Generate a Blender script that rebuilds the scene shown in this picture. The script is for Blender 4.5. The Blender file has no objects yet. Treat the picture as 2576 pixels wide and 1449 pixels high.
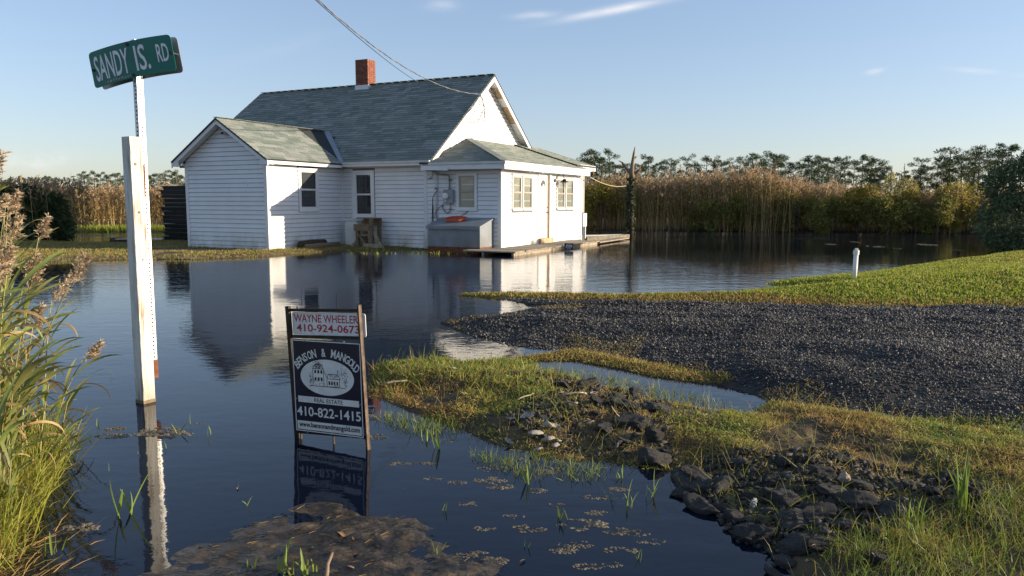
import bpy, bmesh, math, random
import numpy as np
from mathutils import Vector, Matrix

S = bpy.context.scene
COL = S.collection
R = math.radians
random.seed(7)
RNG = np.random.default_rng(11)

# ------------------------------------------------------------------ camera
W0, H0 = 2576.0, 1449.0
F_PX, PITCH, ROLL, CAM_Z = 1913.04, 0.1129, -0.0016, 1.3
cam = bpy.data.cameras.new('camera')
cam.sensor_fit = 'HORIZONTAL'; cam.sensor_width = 36.0
cam.lens = 36.0 * F_PX / W0
cam.clip_start = 0.05; cam.clip_end = 5000
co = bpy.data.objects.new('camera', cam); COL.objects.link(co)
co.location = (0, 0, CAM_Z)
co.rotation_euler = (Matrix.Rotation(math.pi/2 - PITCH, 3, 'X') @ Matrix.Rotation(-ROLL, 3, 'Z')).to_euler()
S.camera = co

# ------------------------------------------------------------------ light
SUN_AZ, SUN_EL = R(91.5), R(11.5)          # azimuth from +Y towards +X
SUN_DIR = Vector((math.sin(SUN_AZ)*math.cos(SUN_EL), math.cos(SUN_AZ)*math.cos(SUN_EL), math.sin(SUN_EL)))
world = bpy.data.worlds.new('World'); S.world = world; world.use_nodes = True
nt = world.node_tree; nt.nodes.clear()
w_out = nt.nodes.new('ShaderNodeOutputWorld'); w_bg = nt.nodes.new('ShaderNodeBackground')
sky = nt.nodes.new('ShaderNodeTexSky'); sky.sky_type = 'NISHITA'; sky.sun_disc = False
sky.sun_elevation = SUN_EL; sky.sun_rotation = SUN_AZ
sky.altitude = 0; sky.air_density = 1.0; sky.dust_density = 0.6; sky.ozone_density = 2.0
w_bg.inputs['Strength'].default_value = 0.15
L = nt.links
def wmath(op, a, b=None):
    m_ = nt.nodes.new('ShaderNodeMath'); m_.operation = op
    for i_, v_ in enumerate((a, b)):
        if v_ is None: continue
        if isinstance(v_, (int, float)): m_.inputs[i_].default_value = v_
        else: L.new(v_, m_.inputs[i_])
    return m_.outputs[0]
# camera white balance and tone response, the same over the whole sky
wb = nt.nodes.new('ShaderNodeMix'); wb.data_type = 'RGBA'; wb.blend_type = 'MULTIPLY'; wb.inputs['Factor'].default_value = 1
wb.inputs['B'].default_value = (.90, .945, 1.185, 1); L.new(sky.outputs['Color'], wb.inputs['A'])
gm = nt.nodes.new('ShaderNodeGamma'); gm.inputs['Gamma'].default_value = .67; L.new(wb.outputs['Result'], gm.inputs['Color'])
# a few thin cirrus streaks and a low bank of cumulus, laid on the sky by direction
tc = nt.nodes.new('ShaderNodeTexCoord')
def ray_dir(u, v):
    x, y = u-1288.0, v-724.5; cp, sp = math.cos(PITCH), math.sin(PITCH)
    return Vector((x, F_PX*cp-y*sp, -F_PX*sp-y*cp)).normalized()
def wdot(vec):
    d_ = nt.nodes.new('ShaderNodeVectorMath'); d_.operation = 'DOT_PRODUCT'; d_.inputs[1].default_value = vec
    L.new(tc.outputs['Generated'], d_.inputs[0]); return d_.outputs['Value']
def streak(p, q_, width, amount, nscale, stretch, lo, hi):
    a, b = ray_dir(*p), ray_dir(*q_); ax = (b-a).normalized(); n_ = a.cross(b).normalized(); mid = (a+b).normalized(); half = (b-a).length/2
    across = wmath('MULTIPLY', wdot(n_), 1/width); across = wmath('MULTIPLY', across, across)
    along = wmath('MULTIPLY', wdot(ax), 1/half); along = wmath('MULTIPLY', along, along)
    e = wmath('EXPONENT', wmath('MULTIPLY', wmath('ADD', across, along), -1.0))
    front = wmath('GREATER_THAN', wdot(mid), 0.0)
    cmb = nt.nodes.new('ShaderNodeCombineXYZ'); L.new(wdot(ax*stretch), cmb.inputs[0]); L.new(wdot(n_), cmb.inputs[1]); L.new(wdot(mid), cmb.inputs[2])
    no_ = nt.nodes.new('ShaderNodeTexNoise'); no_.inputs['Scale'].default_value = nscale; no_.inputs['Detail'].default_value = 7; no_.inputs['Roughness'].default_value = .6; L.new(cmb.outputs[0], no_.inputs['Vector'])
    mr_ = nt.nodes.new('ShaderNodeMapRange'); mr_.inputs['From Min'].default_value = lo; mr_.inputs['From Max'].default_value = hi; L.new(no_.outputs['Fac'], mr_.inputs['Value'])
    return wmath('MULTIPLY', wmath('MULTIPLY', wmath('MULTIPLY', e, front), mr_.outputs[0]), amount)
cl_ = streak((1430, 46), (1690, -4), .0045, .85, 26, .25, .25, .55)
for st in (streak((1290, 42), (1400, 36), .004, .5, 30, .3, .3, .6), streak((1075, 15), (1150, 14), .006, .35, 30, .3, .3, .6), streak((2180, 182), (2225, 174), .003, .5, 40, .4, .3, .6), streak((2400, 172), (2560, 186), .003, .3, 40, .4, .35, .6), streak((20, 410), (175, 402), .010, .42, 34, .8, .38, .58), streak((-600, 420), (0, 408), .012, .4, 24, .7, .42, .6), streak((600, 150), (900, 60), .010, .12, 14, .2, .4, .7)):
    cl_ = wmath('ADD', cl_, st)
cl_ = wmath('MINIMUM', cl_, .9)
mx = nt.nodes.new('ShaderNodeMix'); mx.data_type = 'RGBA'; mx.inputs['B'].default_value = (3.3, 3.25, 3.35, 1)
L.new(cl_, mx.inputs['Factor']); L.new(gm.outputs['Color'], mx.inputs['A'])
L.new(mx.outputs['Result'], w_bg.inputs['Color']); L.new(w_bg.outputs['Background'], w_out.inputs['Surface'])

sun = bpy.data.lights.new('sun', 'SUN'); sun.energy = 4.7; sun.angle = R(0.5); sun.color = (1.0, 0.85, 0.64)
so = bpy.data.objects.new('sun', sun); COL.objects.link(so)
so.rotation_euler = SUN_DIR.to_track_quat('Z', 'Y').to_euler()

S.view_settings.view_transform = 'Standard'
S.view_settings.look = 'None'
S.view_settings.exposure = 1.02
S.view_settings.gamma = 1.0
S.view_settings.use_curve_mapping = False
S.cycles.max_bounces = 6
S.cycles.transparent_max_bounces = 12

# ------------------------------------------------------------------ helpers
def px_ray(u, v):
    x, y = u - W0/2, v - H0/2
    cr_, sr_ = math.cos(ROLL), math.sin(ROLL)
    X, Y = cr_*x + sr_*y, -sr_*x + cr_*y
    cp, sp = math.cos(PITCH), math.sin(PITCH)
    return np.array([X, F_PX*cp - Y*sp, -F_PX*sp - Y*cp])
def at(u, v, z=0.0):
    """the place on the level z that a photo pixel shows"""
    d = px_ray(u, v); t = (z - CAM_Z)/d[2]
    return np.array([d[0]*t, d[1]*t, z])
def at_y(u, v, y):
    d = px_ray(u, v); t = y/d[1]
    return np.array([d[0]*t, y, CAM_Z + d[2]*t])
def project_area(pts):
    cp, sp = math.cos(PITCH), math.sin(PITCH)
    P = np.asarray(pts, float) - [0, 0, CAM_Z]
    d = P[:, 1]*cp - P[:, 2]*sp; u = P[:, 0]/d; v = (P[:, 1]*sp + P[:, 2]*cp)/d
    return abs(0.5*float(np.sum(u*np.roll(v, -1) - v*np.roll(u, -1))))

def tag(o, label=None, cat=None, group=None, kind=None):
    if label: o['label'] = label
    if cat: o['category'] = cat
    if group: o['group'] = group
    if kind: o['kind'] = kind
    return o
def link(name, me, parent=None, loc=None, rot=None, scale=None):
    o = bpy.data.objects.new(name, me); COL.objects.link(o)
    if parent is not None: o.parent = parent
    if loc is not None: o.location = loc
    if rot is not None: o.rotation_euler = rot
    if scale is not None: o.scale = scale
    return o
def thing(name, label, cat, loc=(0, 0, 0), rotz=0.0, group=None):
    o = link(name, None, None, loc, (0, 0, rotz))
    return tag(o, label, cat, group)

def nth(k):
    ones = ['zeroth', 'first', 'second', 'third', 'fourth', 'fifth', 'sixth', 'seventh', 'eighth', 'ninth', 'tenth', 'eleventh', 'twelfth', 'thirteenth', 'fourteenth', 'fifteenth', 'sixteenth', 'seventeenth', 'eighteenth', 'nineteenth']
    if k < 20: return ones[k]
    t_ = ['twent', 'thirt', 'fort', 'fift', 'sixt', 'sevent', 'eight'][k//10-2]
    return t_+'ieth' if k % 10 == 0 else t_+'y-'+ones[k % 10]
class MB:
    def __init__(self): self.v = []; self.f = []; self.m = []
    def add(self, vs, fs, mi=0):
        b = len(self.v); self.v += [tuple(map(float, p)) for p in vs]
        for f in fs: self.f.append([b+i for i in f]); self.m.append(mi)
    def box8(self, p, mi=0):
        self.add(p, [(0, 3, 2, 1), (4, 5, 6, 7), (0, 1, 5, 4), (1, 2, 6, 5), (2, 3, 7, 6), (3, 0, 4, 7)], mi)
    def box(self, x0, x1, y0, y1, z0, z1, mi=0):
        self.box8([(x0, y0, z0), (x1, y0, z0), (x1, y1, z0), (x0, y1, z0), (x0, y0, z1), (x1, y0, z1), (x1, y1, z1), (x0, y1, z1)], mi)
    def bar(self, a, b, w, h, mi=0, up=(0, 0, 1)):
        a, b = Vector(a), Vector(b); d = (b-a).normalized(); u = Vector(up)
        s = d.cross(u)
        if s.length < 1e-4: s = d.cross(Vector((1, 0, 0)))
        s.normalize(); n = s.cross(d); s *= w/2; n *= h/2
        self.box8([a-s-n, a+s-n, a+s+n, a-s+n, b-s-n, b+s-n, b+s+n, b-s+n], mi)
    def tube(self, path, rad, n=8, mi=0, cap=True):
        path = [Vector(p) for p in path]; k = len(path)
        if not hasattr(rad, '__len__'): rad = [rad]*k
        rings = []; ref = Vector((0.31, 0.17, 0.93))
        for i, p in enumerate(path):
            d = (path[min(i+1, k-1)] - path[max(i-1, 0)]).normalized()
            s = d.cross(ref)
            if s.length < 0.05: s = d.cross(Vector((1, 0, 0)))
            s.normalize(); t = s.cross(d)
            rings.append([p + (s*math.cos(2*math.pi*j/n) + t*math.sin(2*math.pi*j/n))*rad[i] for j in range(n)])
        vs = [q for r in rings for q in r]; fs = []
        for i in range(k-1):
            for j in range(n):
                fs.append((i*n+j, i*n+(j+1) % n, (i+1)*n+(j+1) % n, (i+1)*n+j))
        if cap: fs += [tuple(range(n-1, -1, -1)), tuple((k-1)*n+j for j in range(n))]
        self.add(vs, fs, mi)
    def lathe(self, prof, c=(0, 0, 0), n=16, mi=0):
        vs = []; fs = []
        for r, z in prof:
            for j in range(n):
                a = 2*math.pi*j/n; vs.append((c[0]+r*math.cos(a), c[1]+r*math.sin(a), c[2]+z))
        for i in range(len(prof)-1):
            for j in range(n):
                fs.append((i*n+j, i*n+(j+1) % n, (i+1)*n+(j+1) % n, (i+1)*n+j))
        fs += [tuple(range(n-1, -1, -1)), tuple((len(prof)-1)*n+j for j in range(n))]
        self.add(vs, fs, mi)
    def prism(self, poly, off, mi=0):
        """poly: list of 3D points, off: extrusion vector"""
        n = len(poly); o = Vector(off)
        vs = [Vector(p) for p in poly] + [Vector(p)+o for p in poly]
        fs = [tuple(range(n-1, -1, -1)), tuple(range(n, 2*n))]
        fs += [(i, (i+1) % n, n+(i+1) % n, n+i) for i in range(n)]
        self.add(vs, fs, mi)
    def mesh(self, name, mats, smooth=False, origin=(0, 0, 0)):
        me = bpy.data.meshes.new(name)
        ox, oy, oz = origin
        me.from_pydata([(x-ox, y-oy, z-oz) for x, y, z in self.v], [], self.f)
        if not isinstance(mats, (list, tuple)): mats = [mats]
        for m in mats: me.materials.append(m)
        if len(mats) > 1: me.polygons.foreach_set('material_index', self.m)
        bm = bmesh.new(); bm.from_mesh(me); bmesh.ops.recalc_face_normals(bm, faces=bm.faces); bm.to_mesh(me); bm.free()
        if smooth: me.polygons.foreach_set('use_smooth', [True]*len(me.polygons))
        me.update()
        return me
    def build(self, name, mats, parent=None, smooth=False, origin=(0, 0, 0)):
        return link(name, self.mesh(name, mats, smooth, origin), parent)

def np_mesh(name, V, Fc, mats, midx=None, smooth=False):
    V = np.ascontiguousarray(V, np.float32); Fc = np.ascontiguousarray(Fc, np.int32)
    me = bpy.data.meshes.new(name); M, k = Fc.shape
    me.vertices.add(len(V)); me.vertices.foreach_set('co', V.ravel())
    me.loops.add(M*k); me.loops.foreach_set('vertex_index', Fc.ravel())
    me.polygons.add(M); me.polygons.foreach_set('loop_start', np.arange(0, M*k, k, dtype=np.int32))
    if not isinstance(mats, (list, tuple)): mats = [mats]
    for m in mats: me.materials.append(m)
    if midx is not None: me.polygons.foreach_set('material_index', np.ascontiguousarray(midx, np.int32))
    if smooth: me.polygons.foreach_set('use_smooth', np.ones(M, bool))
    me.update(calc_edges=True)
    return me

# ------------------------------------------------------------------ materials
def pmat(name, c1, c2=None, scale=4.0, rough=0.7, island=0.0, objrand=0.0, bump=0.0, bscale=None, spec=0.4, metal=0.0,
         trans=0.0, ramp=(0.35, 0.65), stretch=(1, 1, 1), detail=5, c3=None, islandmix=None, hue=0.0):
    m = bpy.data.materials.new(name); m.use_nodes = True
    t = m.node_tree; N = t.nodes; K = t.links
    b = N['Principled BSDF']; out = N['Material Output']
    b.inputs['Roughness'].default_value = rough; b.inputs['Metallic'].default_value = metal
    b.inputs['Specular IOR Level'].default_value = spec
    c2 = c2 or c1
    tcn = N.new('ShaderNodeTexCoord'); mpn = N.new('ShaderNodeMapping'); mpn.inputs['Scale'].default_value = stretch
    oi = N.new('ShaderNodeObjectInfo')
    va = N.new('ShaderNodeVectorMath'); va.operation = 'ADD'
    sc = N.new('ShaderNodeVectorMath'); sc.operation = 'SCALE'; sc.inputs[0].default_value = (37, 53, 71)
    K.new(oi.outputs['Random'], sc.inputs['Scale']); K.new(tcn.outputs['Object'], va.inputs[0]); K.new(sc.outputs[0], va.inputs[1])
    K.new(va.outputs[0], mpn.inputs['Vector'])
    no = N.new('ShaderNodeTexNoise'); no.inputs['Scale'].default_value = scale; no.inputs['Detail'].default_value = detail
    K.new(mpn.outputs[0], no.inputs['Vector'])
    rp = N.new('ShaderNodeValToRGB'); rp.color_ramp.elements[0].position = ramp[0]; rp.color_ramp.elements[1].position = ramp[1]
    rp.color_ramp.elements[0].color = (*c1, 1); rp.color_ramp.elements[1].color = (*c2, 1)
    if c3:
        e = rp.color_ramp.elements.new(min(0.98, ramp[1]+0.12)); e.color = (*c3, 1)
    K.new(no.outputs['Fac'], rp.inputs['Fac']); col = rp.outputs['Color']
    geo = N.new('ShaderNodeNewGeometry')
    if islandmix:      # other colours chosen per loose piece
        r2 = N.new('ShaderNodeValToRGB'); r2.color_ramp.interpolation = 'CONSTANT'
        cs = islandmix
        r2.color_ramp.elements[0].position = 0; r2.color_ramp.elements[0].color = (*cs[0][1], 1)
        r2.color_ramp.elements[1].position = cs[1][0]; r2.color_ramp.elements[1].color = (*cs[1][1], 1)
        for p_, c_ in cs[2:]:
            e = r2.color_ramp.elements.new(p_); e.color = (*c_, 1)
        K.new(geo.outputs['Random Per Island'], r2.inputs['Fac'])
        mm = N.new('ShaderNodeMix'); mm.data_type = 'RGBA'; mm.inputs['Factor'].default_value = 0.68
        K.new(col, mm.inputs['A']); K.new(r2.outputs['Color'], mm.inputs['B']); col = mm.outputs['Result']
    if island or objrand:
        hs = N.new('ShaderNodeHueSaturation'); mr = N.new('ShaderNodeMapRange')
        amp = island or objrand
        src = geo.outputs['Random Per Island'] if island else oi.outputs['Random']
        mr.inputs['To Min'].default_value = 1-amp; mr.inputs['To Max'].default_value = 1+amp
        K.new(src, mr.inputs['Value']); K.new(mr.outputs[0], hs.inputs['Value'])
        if hue:
            m2 = N.new('ShaderNodeMath'); m2.operation = 'MULTIPLY'; m2.inputs[1].default_value = 7.31
            fr = N.new('ShaderNodeMath'); fr.operation = 'FRACT'
            mh = N.new('ShaderNodeMapRange'); mh.inputs['To Min'].default_value = 0.5-hue; mh.inputs['To Max'].default_value = 0.5+hue
            K.new(src, m2.inputs[0]); K.new(m2.outputs[0], fr.inputs[0]); K.new(fr.outputs[0], mh.inputs['Value']); K.new(mh.outputs[0], hs.inputs['Hue'])
        K.new(col, hs.inputs['Color']); col = hs.outputs['Color']
    K.new(col, b.inputs['Base Color'])
    if bump:
        nb = N.new('ShaderNodeTexNoise'); nb.inputs['Scale'].default_value = bscale or scale*3; nb.inputs['Detail'].default_value = 6
        K.new(mpn.outputs[0], nb.inputs['Vector'])
        bn = N.new('ShaderNodeBump'); bn.inputs['Strength'].default_value = 1.0; bn.inputs['Distance'].default_value = bump
        K.new(nb.outputs['Fac'], bn.inputs['Height']); K.new(bn.outputs[0], b.inputs['Normal'])
    if trans:
        tr = N.new('ShaderNodeBsdfTranslucent'); ms = N.new('ShaderNodeMixShader'); ms.inputs[0].default_value = trans
        K.new(col, tr.inputs['Color']); K.new(b.outputs[0], ms.inputs[1]); K.new(tr.outputs[0], ms.inputs[2]); K.new(ms.outputs[0], out.inputs['Surface'])
    return m

M = {}
M['siding'] = pmat('white_vinyl', (.66, .67, .69), (.72, .72, .72), 1.5, .45, objrand=.025, bump=.0008, bscale=60)
M['trim'] = pmat('white_trim', (.66, .66, .66), (.73, .73, .72), 3, .5, objrand=.02)
M['dull_trim'] = pmat('dull_trim', (.50, .49, .46), (.62, .61, .58), 3, .6)
M['wall_core'] = pmat('wall_core', (.17, .17, .18), None, 3, .8)  # siding shadow lines put into the backing: dark grey seen through board gaps
M['shingle_core'] = pmat('roof_felt', (.03, .035, .035), None, 3, .9)
SH = [pmat('shingle_tone', c, tuple(x*.78 for x in c), 26, .92, objrand=.10, bump=.002, bscale=160, spec=.15)
      for c in [(.232, .25, .225), (.265, .28, .252), (.20, .226, .20), (.29, .302, .275), (.175, .208, .178)]]
SHF = [pmat('shingle_tone_far', c, tuple(x*.78 for x in c), 26, .92, island=.10, bump=.002, bscale=160, spec=.15)
       for c in [(.232, .25, .225), (.265, .28, .252), (.20, .226, .20), (.29, .302, .275), (.175, .208, .178)]]
M['brick'] = pmat('brick_clay', (.17, .055, .031), (.25, .085, .05), 18, .85, objrand=.22, bump=.004, bscale=60, hue=.012)
M['mortar'] = pmat('mortar', (.16, .11, .085), (.26, .19, .15), 20, .9)
M['glass'] = None
M['dark_in'] = pmat('dark_room', (.012, .012, .014), None, 2, .8)
M['screen'] = pmat('window_screen', (.03, .032, .036), (.05, .05, .055), 6, .5)
M['alu'] = pmat('tan_aluminium', (.30, .27, .235), (.36, .33, .29), 5, .45, spec=.5)
M['blind'] = pmat('beige_blind', (.42, .39, .35), (.50, .47, .42), 3, .8)
M['door'] = pmat('door_white', (.78, .78, .77), None, 3, .4)
M['bare_wood'] = pmat('bare_wood', (.33, .23, .13), (.46, .34, .20), 9, .8, stretch=(1, 1, .2))
M['old_wood'] = pmat('weathered_wood', (.13, .095, .055), (.24, .18, .11), 14, .85, objrand=.18, bump=.003, stretch=(4, 4, 1), bscale=30)
M['grey_wood'] = pmat('grey_boards', (.20, .165, .12), (.34, .28, .20), 10, .85, objrand=.2, bump=.003, bscale=40)
M['dark_metal'] = pmat('dark_metal', (.018, .018, .018), (.03, .028, .025), 10, .4, metal=.3)
M['black'] = pmat('black_plastic', (.008, .008, .009), (.016, .016, .017), 6, .45, objrand=.3)
M['grey_paint'] = pmat('grey_metal_paint', (.18, .20, .22), (.22, .24, .26), 4, .45, bump=.001, bscale=9)
M['rust'] = pmat('rust', (.09, .03, .013), (.20, .07, .028), 14, .85, bump=.002)
M['meter_grey'] = pmat('meter_grey', (.22, .24, .25), (.27, .29, .30), 5, .45)
M['conduit'] = pmat('conduit_grey', (.20, .20, .20), (.30, .30, .30), 12, .5)
M['orange_cord'] = pmat('orange_cord', (.55, .08, .03), (.62, .12, .05), 10, .5)
M['brass'] = pmat('brass', (.45, .33, .14), None, 4, .3, metal=1)
M['chrome'] = pmat('bolt_steel', (.55, .55, .55), None, 4, .3, metal=1)
M['tank'] = pmat('mossy_white', (.68, .68, .66), (.55, .56, .48), 2.2, .6, c3=(.30, .32, .18), ramp=(.45, .66))
M['pale_wire'] = pmat('wire_grey', (.15, .15, .145), (.26, .26, .25), 20, .6)
M['wire_blue'] = pmat('wire_dark', (.05, .065, .09), None, 4, .5)
M['rope'] = pmat('rope', (.45, .38, .26), None, 8, .8)
M['pvc'] = pmat('white_pvc', (.70, .68, .62), (.78, .77, .73), 5, .45, c3=(.40, .24, .14), ramp=(.4, .62))
M['galv'] = pmat('galvanised', (.42, .42, .42), (.56, .56, .55), 22, .42, metal=.55, c3=(.35, .30, .25), ramp=(.35, .68))
M['hole'] = pmat('punched_hole', (.006, .006, .006), None, 4, .8)
M['post_wood'] = pmat('peeling_white_post', (.70, .68, .62), (.58, .54, .46), 5, .75, stretch=(7, 7, .7), c3=(.24, .19, .13), ramp=(.36, .58), bump=.012, bscale=16, detail=9)
M['sign_green'] = pmat('sign_green', (.0, .115, .082), (.004, .145, .10), 5, .38)
M['sign_back'] = pmat('sign_back', (.30, .27, .24), (.40, .37, .33), 5, .4, metal=.4)
M['sign_white'] = pmat('sign_white', (.66, .67, .66), (.72, .72, .72), 9, .45)
M['panel_white'] = pmat('panel_white', (.66, .66, .65), (.76, .76, .75), 16, .5, c3=(.52, .49, .45), ramp=(.42, .66))
M['navy'] = pmat('panel_navy', (.009, .011, .030), (.013, .015, .038), 9, .4)
M['ink'] = pmat('print_black', (.012, .012, .016), None, 4, .5)
M['ink_red'] = pmat('print_red', (.40, .02, .035), None, 4, .5)
M['frame_iron'] = pmat('rusty_black_iron', (.020, .017, .015), (.05, .035, .025), 14, .55, metal=.3, c3=(.15, .07, .035), ramp=(.4, .66))
M['frame_worn'] = pmat('worn_angle_iron', (.075, .05, .035), (.15, .105, .075), 20, .55, metal=.3, c3=(.05, .03, .02), ramp=(.4, .62))
M['asphalt'] = pmat('asphalt_chunk', (.060, .057, .053), (.115, .107, .098), 22, .88, objrand=.3, bump=.06, bscale=26, spec=.25, c3=(.21, .19, .165), ramp=(.38, .60))
M['asphalt_bits'] = pmat('asphalt_crumbs', (.035, .032, .029), (.075, .068, .06), 30, .9, island=.5, spec=.2)
M['pale_stone'] = pmat('pale_stone', (.32, .26, .18), (.42, .36, .27), 10, .8, bump=.004)
M['shell'] = pmat('oyster_shell', (.26, .225, .18), (.50, .46, .40), 26, .5, objrand=.12, bump=.004, c3=(.30, .25, .20), ramp=(.36, .66))
M['dead_leaf'] = pmat('dead_leaf', (.22, .12, .06), (.34, .20, .11), 20, .8, objrand=.25)
M['stick'] = pmat('dry_stick', (.22, .17, .11), (.36, .30, .21), 20, .8, objrand=.25)
M['mud'] = pmat('wet_mud', (.020, .016, .011), (.050, .038, .024), 7, .75, bump=.02, bscale=16, c3=(.075, .058, .035), ramp=(.35, .62), spec=.3)
M['matmud'] = pmat('algae_mud', (.018, .013, .007), (.065, .044, .022), 9, .38, bump=.03, bscale=13, c3=(.16, .115, .06), ramp=(.38, .60), spec=.5, stretch=(1, 1.4, 1))
M['scum'] = pmat('pond_scum', (.115, .095, .064), (.19, .16, .11), 16, .85, bump=.015, bscale=30, c3=(.22, .19, .13), ramp=(.35, .65))
M['soil'] = pmat('bank_soil', (.040, .030, .018), (.11, .08, .042), 5, .9, bump=.02, bscale=18, c3=(.17, .13, .065), ramp=(.35, .60), spec=.15)
M['lawn_soil'] = pmat('lawn_thatch', (.08, .10, .02), (.12, .13, .03), 3, .9, bump=.01, spec=.1)
M['gravel_base'] = pmat('gravel_fines', (.026, .025, .024), (.055, .050, .045), 3, .9, bump=.012, bscale=55, c3=(.11, .09, .068), ramp=(.38, .60), spec=.2)
M['gravel'] = pmat('gravel_stone', (.022, .021, .020), (.15, .13, .108), .9, .75, ramp=(.40, .66), islandmix=[(0, (.028, .027, .027)), (.36, (.055, .053, .051)), (.66, (.105, .10, .094)), (.86, (.19, .18, .165)), (.975, (.38, .33, .25))], spec=.35)
M['lawn_blade'] = pmat('lawn_blade', (.20, .26, .035), None, 4, .6, trans=.42, islandmix=[(0, (.19, .25, .03)), (.3, (.28, .32, .04)), (.6, (.38, .36, .06)), (.86, (.46, .40, .14))], spec=.2)
M['bank_blade'] = pmat('bank_blade', (.14, .14, .03), None, 4, .65, trans=.3, islandmix=[(0, (.30, .33, .05)), (.28, (.44, .40, .08)), (.52, (.54, .42, .12)), (.74, (.52, .33, .12)), (.9, (.58, .48, .25))], spec=.2)
M['brown_blade'] = pmat('dry_blade', (.20, .13, .05), None, 4, .7, trans=.25, islandmix=[(0, (.40, .25, .085)), (.4, (.48, .32, .12)), (.7, (.27, .17, .07)), (.88, (.34, .30, .08))], spec=.15)
M['green_blade'] = pmat('fresh_blade', (.11, .17, .03), None, 4, .5, trans=.35, islandmix=[(0, (.14, .22, .035)), (.4, (.21, .28, .05)), (.75, (.28, .30, .08))], spec=.3)
M['sedge'] = pmat('sedge_blade', (.17, .19, .03), None, 4, .6, trans=.35, islandmix=[(0, (.22, .26, .04)), (.4, (.30, .30, .045)), (.72, (.36, .30, .08)), (.9, (.24, .14, .05))], spec=.2)
M['reed_leaf'] = pmat('reed_leaf', (.16, .20, .05), (.29, .29, .095), 5, .5, objrand=.2, trans=.35, hue=.03, spec=.35, stretch=(1, 1, 1))
M['reed_dry_leaf'] = pmat('reed_dry_leaf', (.30, .20, .07), (.40, .28, .12), 6, .6, objrand=.15, trans=.3)
M['reed_stem'] = pmat('reed_stem', (.20, .19, .07), (.32, .27, .12), 6, .55, objrand=.2)
M['reed_plume'] = pmat('reed_plume', (.42, .31, .19), (.54, .42, .28), 9, .8, island=.3, trans=.3)
M['dark_twig'] = pmat('dark_twig', (.045, .03, .028), (.08, .05, .045), 9, .8)
M['far_stem'] = pmat('far_reed_stem', (.38, .275, .125), None, 4, .8, island=.35, hue=.012, trans=.15, spec=.1)
M['far_leaf'] = pmat('far_reed_leaf', (.13, .11, .04), None, 4, .7, trans=.25, islandmix=[(0, (.18, .175, .05)), (.3, (.28, .21, .075)), (.6, (.34, .225, .095)), (.85, (.22, .21, .06))], spec=.15)
M['far_green'] = pmat('far_reed_green', (.06, .08, .022), None, 4, .7, trans=.25, islandmix=[(0, (.09, .12, .03)), (.4, (.14, .16, .04)), (.75, (.20, .19, .05))], spec=.15)
M['far_plume'] = pmat('far_reed_plume', (.40, .28, .165), None, 4, .85, island=.3, trans=.3, spec=.1)
M['tan_leaf'] = pmat('tan_reed_leaf', (.26, .17, .07), None, 4, .7, trans=.25, islandmix=[(0, (.38, .24, .09)), (.4, (.46, .31, .13)), (.75, (.30, .23, .08))], spec=.15)
M['needles'] = pmat('pine_needles', (.045, .068, .022), None, 4, .7, island=.4, trans=.2, hue=.02, spec=.2)
M['bark'] = pmat('pine_bark', (.09, .07, .052), (.15, .115, .085), 6, .9)
M['snag_wood'] = pmat('dead_wood', (.15, .105, .07), (.27, .20, .135), 6, .85, stretch=(1, 1, .25), bump=.01, bscale=9)
M['snag_dark'] = pmat('dead_bark', (.035, .026, .018), (.07, .05, .032), 7, .9, bump=.02, bscale=8)
M['cedar'] = pmat('cedar_foliage', (.085, .115, .058), None, 4, .75, island=.4, trans=.12, hue=.015, spec=.15)
M['dark_shrub'] = pmat('dark_shrub_leaf', (.070, .095, .042), None, 4, .7, island=.4, trans=.2, hue=.02, spec=.2)
M['yellow_shrub'] = pmat('yellow_shrub_leaf', (.28, .23, .04), None, 4, .65, island=.35, trans=.35, hue=.025, spec=.2)
M['green_shrub'] = pmat('olive_shrub_leaf', (.19, .18, .045), None, 4, .65, island=.4, trans=.3, hue=.025, spec=.2)

def waterline(m, zlo, zhi, col):
    t = m.node_tree; N = t.nodes; K = t.links; b = N['Principled BSDF']; src = b.inputs['Base Color'].links[0].from_socket
    tcn = N.new('ShaderNodeTexCoord'); sx = N.new('ShaderNodeSeparateXYZ'); K.new(tcn.outputs['Object'], sx.inputs[0])
    no = N.new('ShaderNodeTexNoise'); no.inputs['Scale'].default_value = 3.2; no.inputs['Detail'].default_value = 7; mpn = N.new('ShaderNodeMapping'); mpn.inputs['Scale'].default_value = (1, 1, .35); K.new(tcn.outputs['Object'], mpn.inputs[0]); K.new(mpn.outputs[0], no.inputs['Vector'])
    mr = N.new('ShaderNodeMapRange'); mr.inputs['From Min'].default_value = zhi; mr.inputs['From Max'].default_value = zlo; K.new(sx.outputs['Z'], mr.inputs['Value'])
    m2 = N.new('ShaderNodeMapRange'); m2.inputs['From Min'].default_value = .38; m2.inputs['From Max'].default_value = .68; K.new(no.outputs['Fac'], m2.inputs['Value'])
    ad = N.new('ShaderNodeMath'); ad.operation = 'MULTIPLY_ADD'; ad.inputs[1].default_value = .85; ad.inputs[2].default_value = .09; K.new(mr.outputs[0], ad.inputs[0])
    mu = N.new('ShaderNodeMath'); mu.operation = 'MULTIPLY'; mu.use_clamp = True; K.new(ad.outputs[0], mu.inputs[0]); K.new(m2.outputs[0], mu.inputs[1])
    mm = N.new('ShaderNodeMix'); mm.data_type = 'RGBA'; mm.inputs['B'].default_value = (*col, 1); K.new(mu.outputs[0], mm.inputs['Factor']); K.new(src, mm.inputs['A']); K.new(mm.outputs['Result'], b.inputs['Base Color'])
waterline(M['siding'], .0, .55, (.30, .27, .20)); waterline(M['trim'], .0, .5, (.30, .27, .20)); waterline(M['post_wood'], -.02, .35, (.22, .18, .11)); waterline(M['grey_paint'], .1, .5, (.12, .11, .09))
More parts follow.
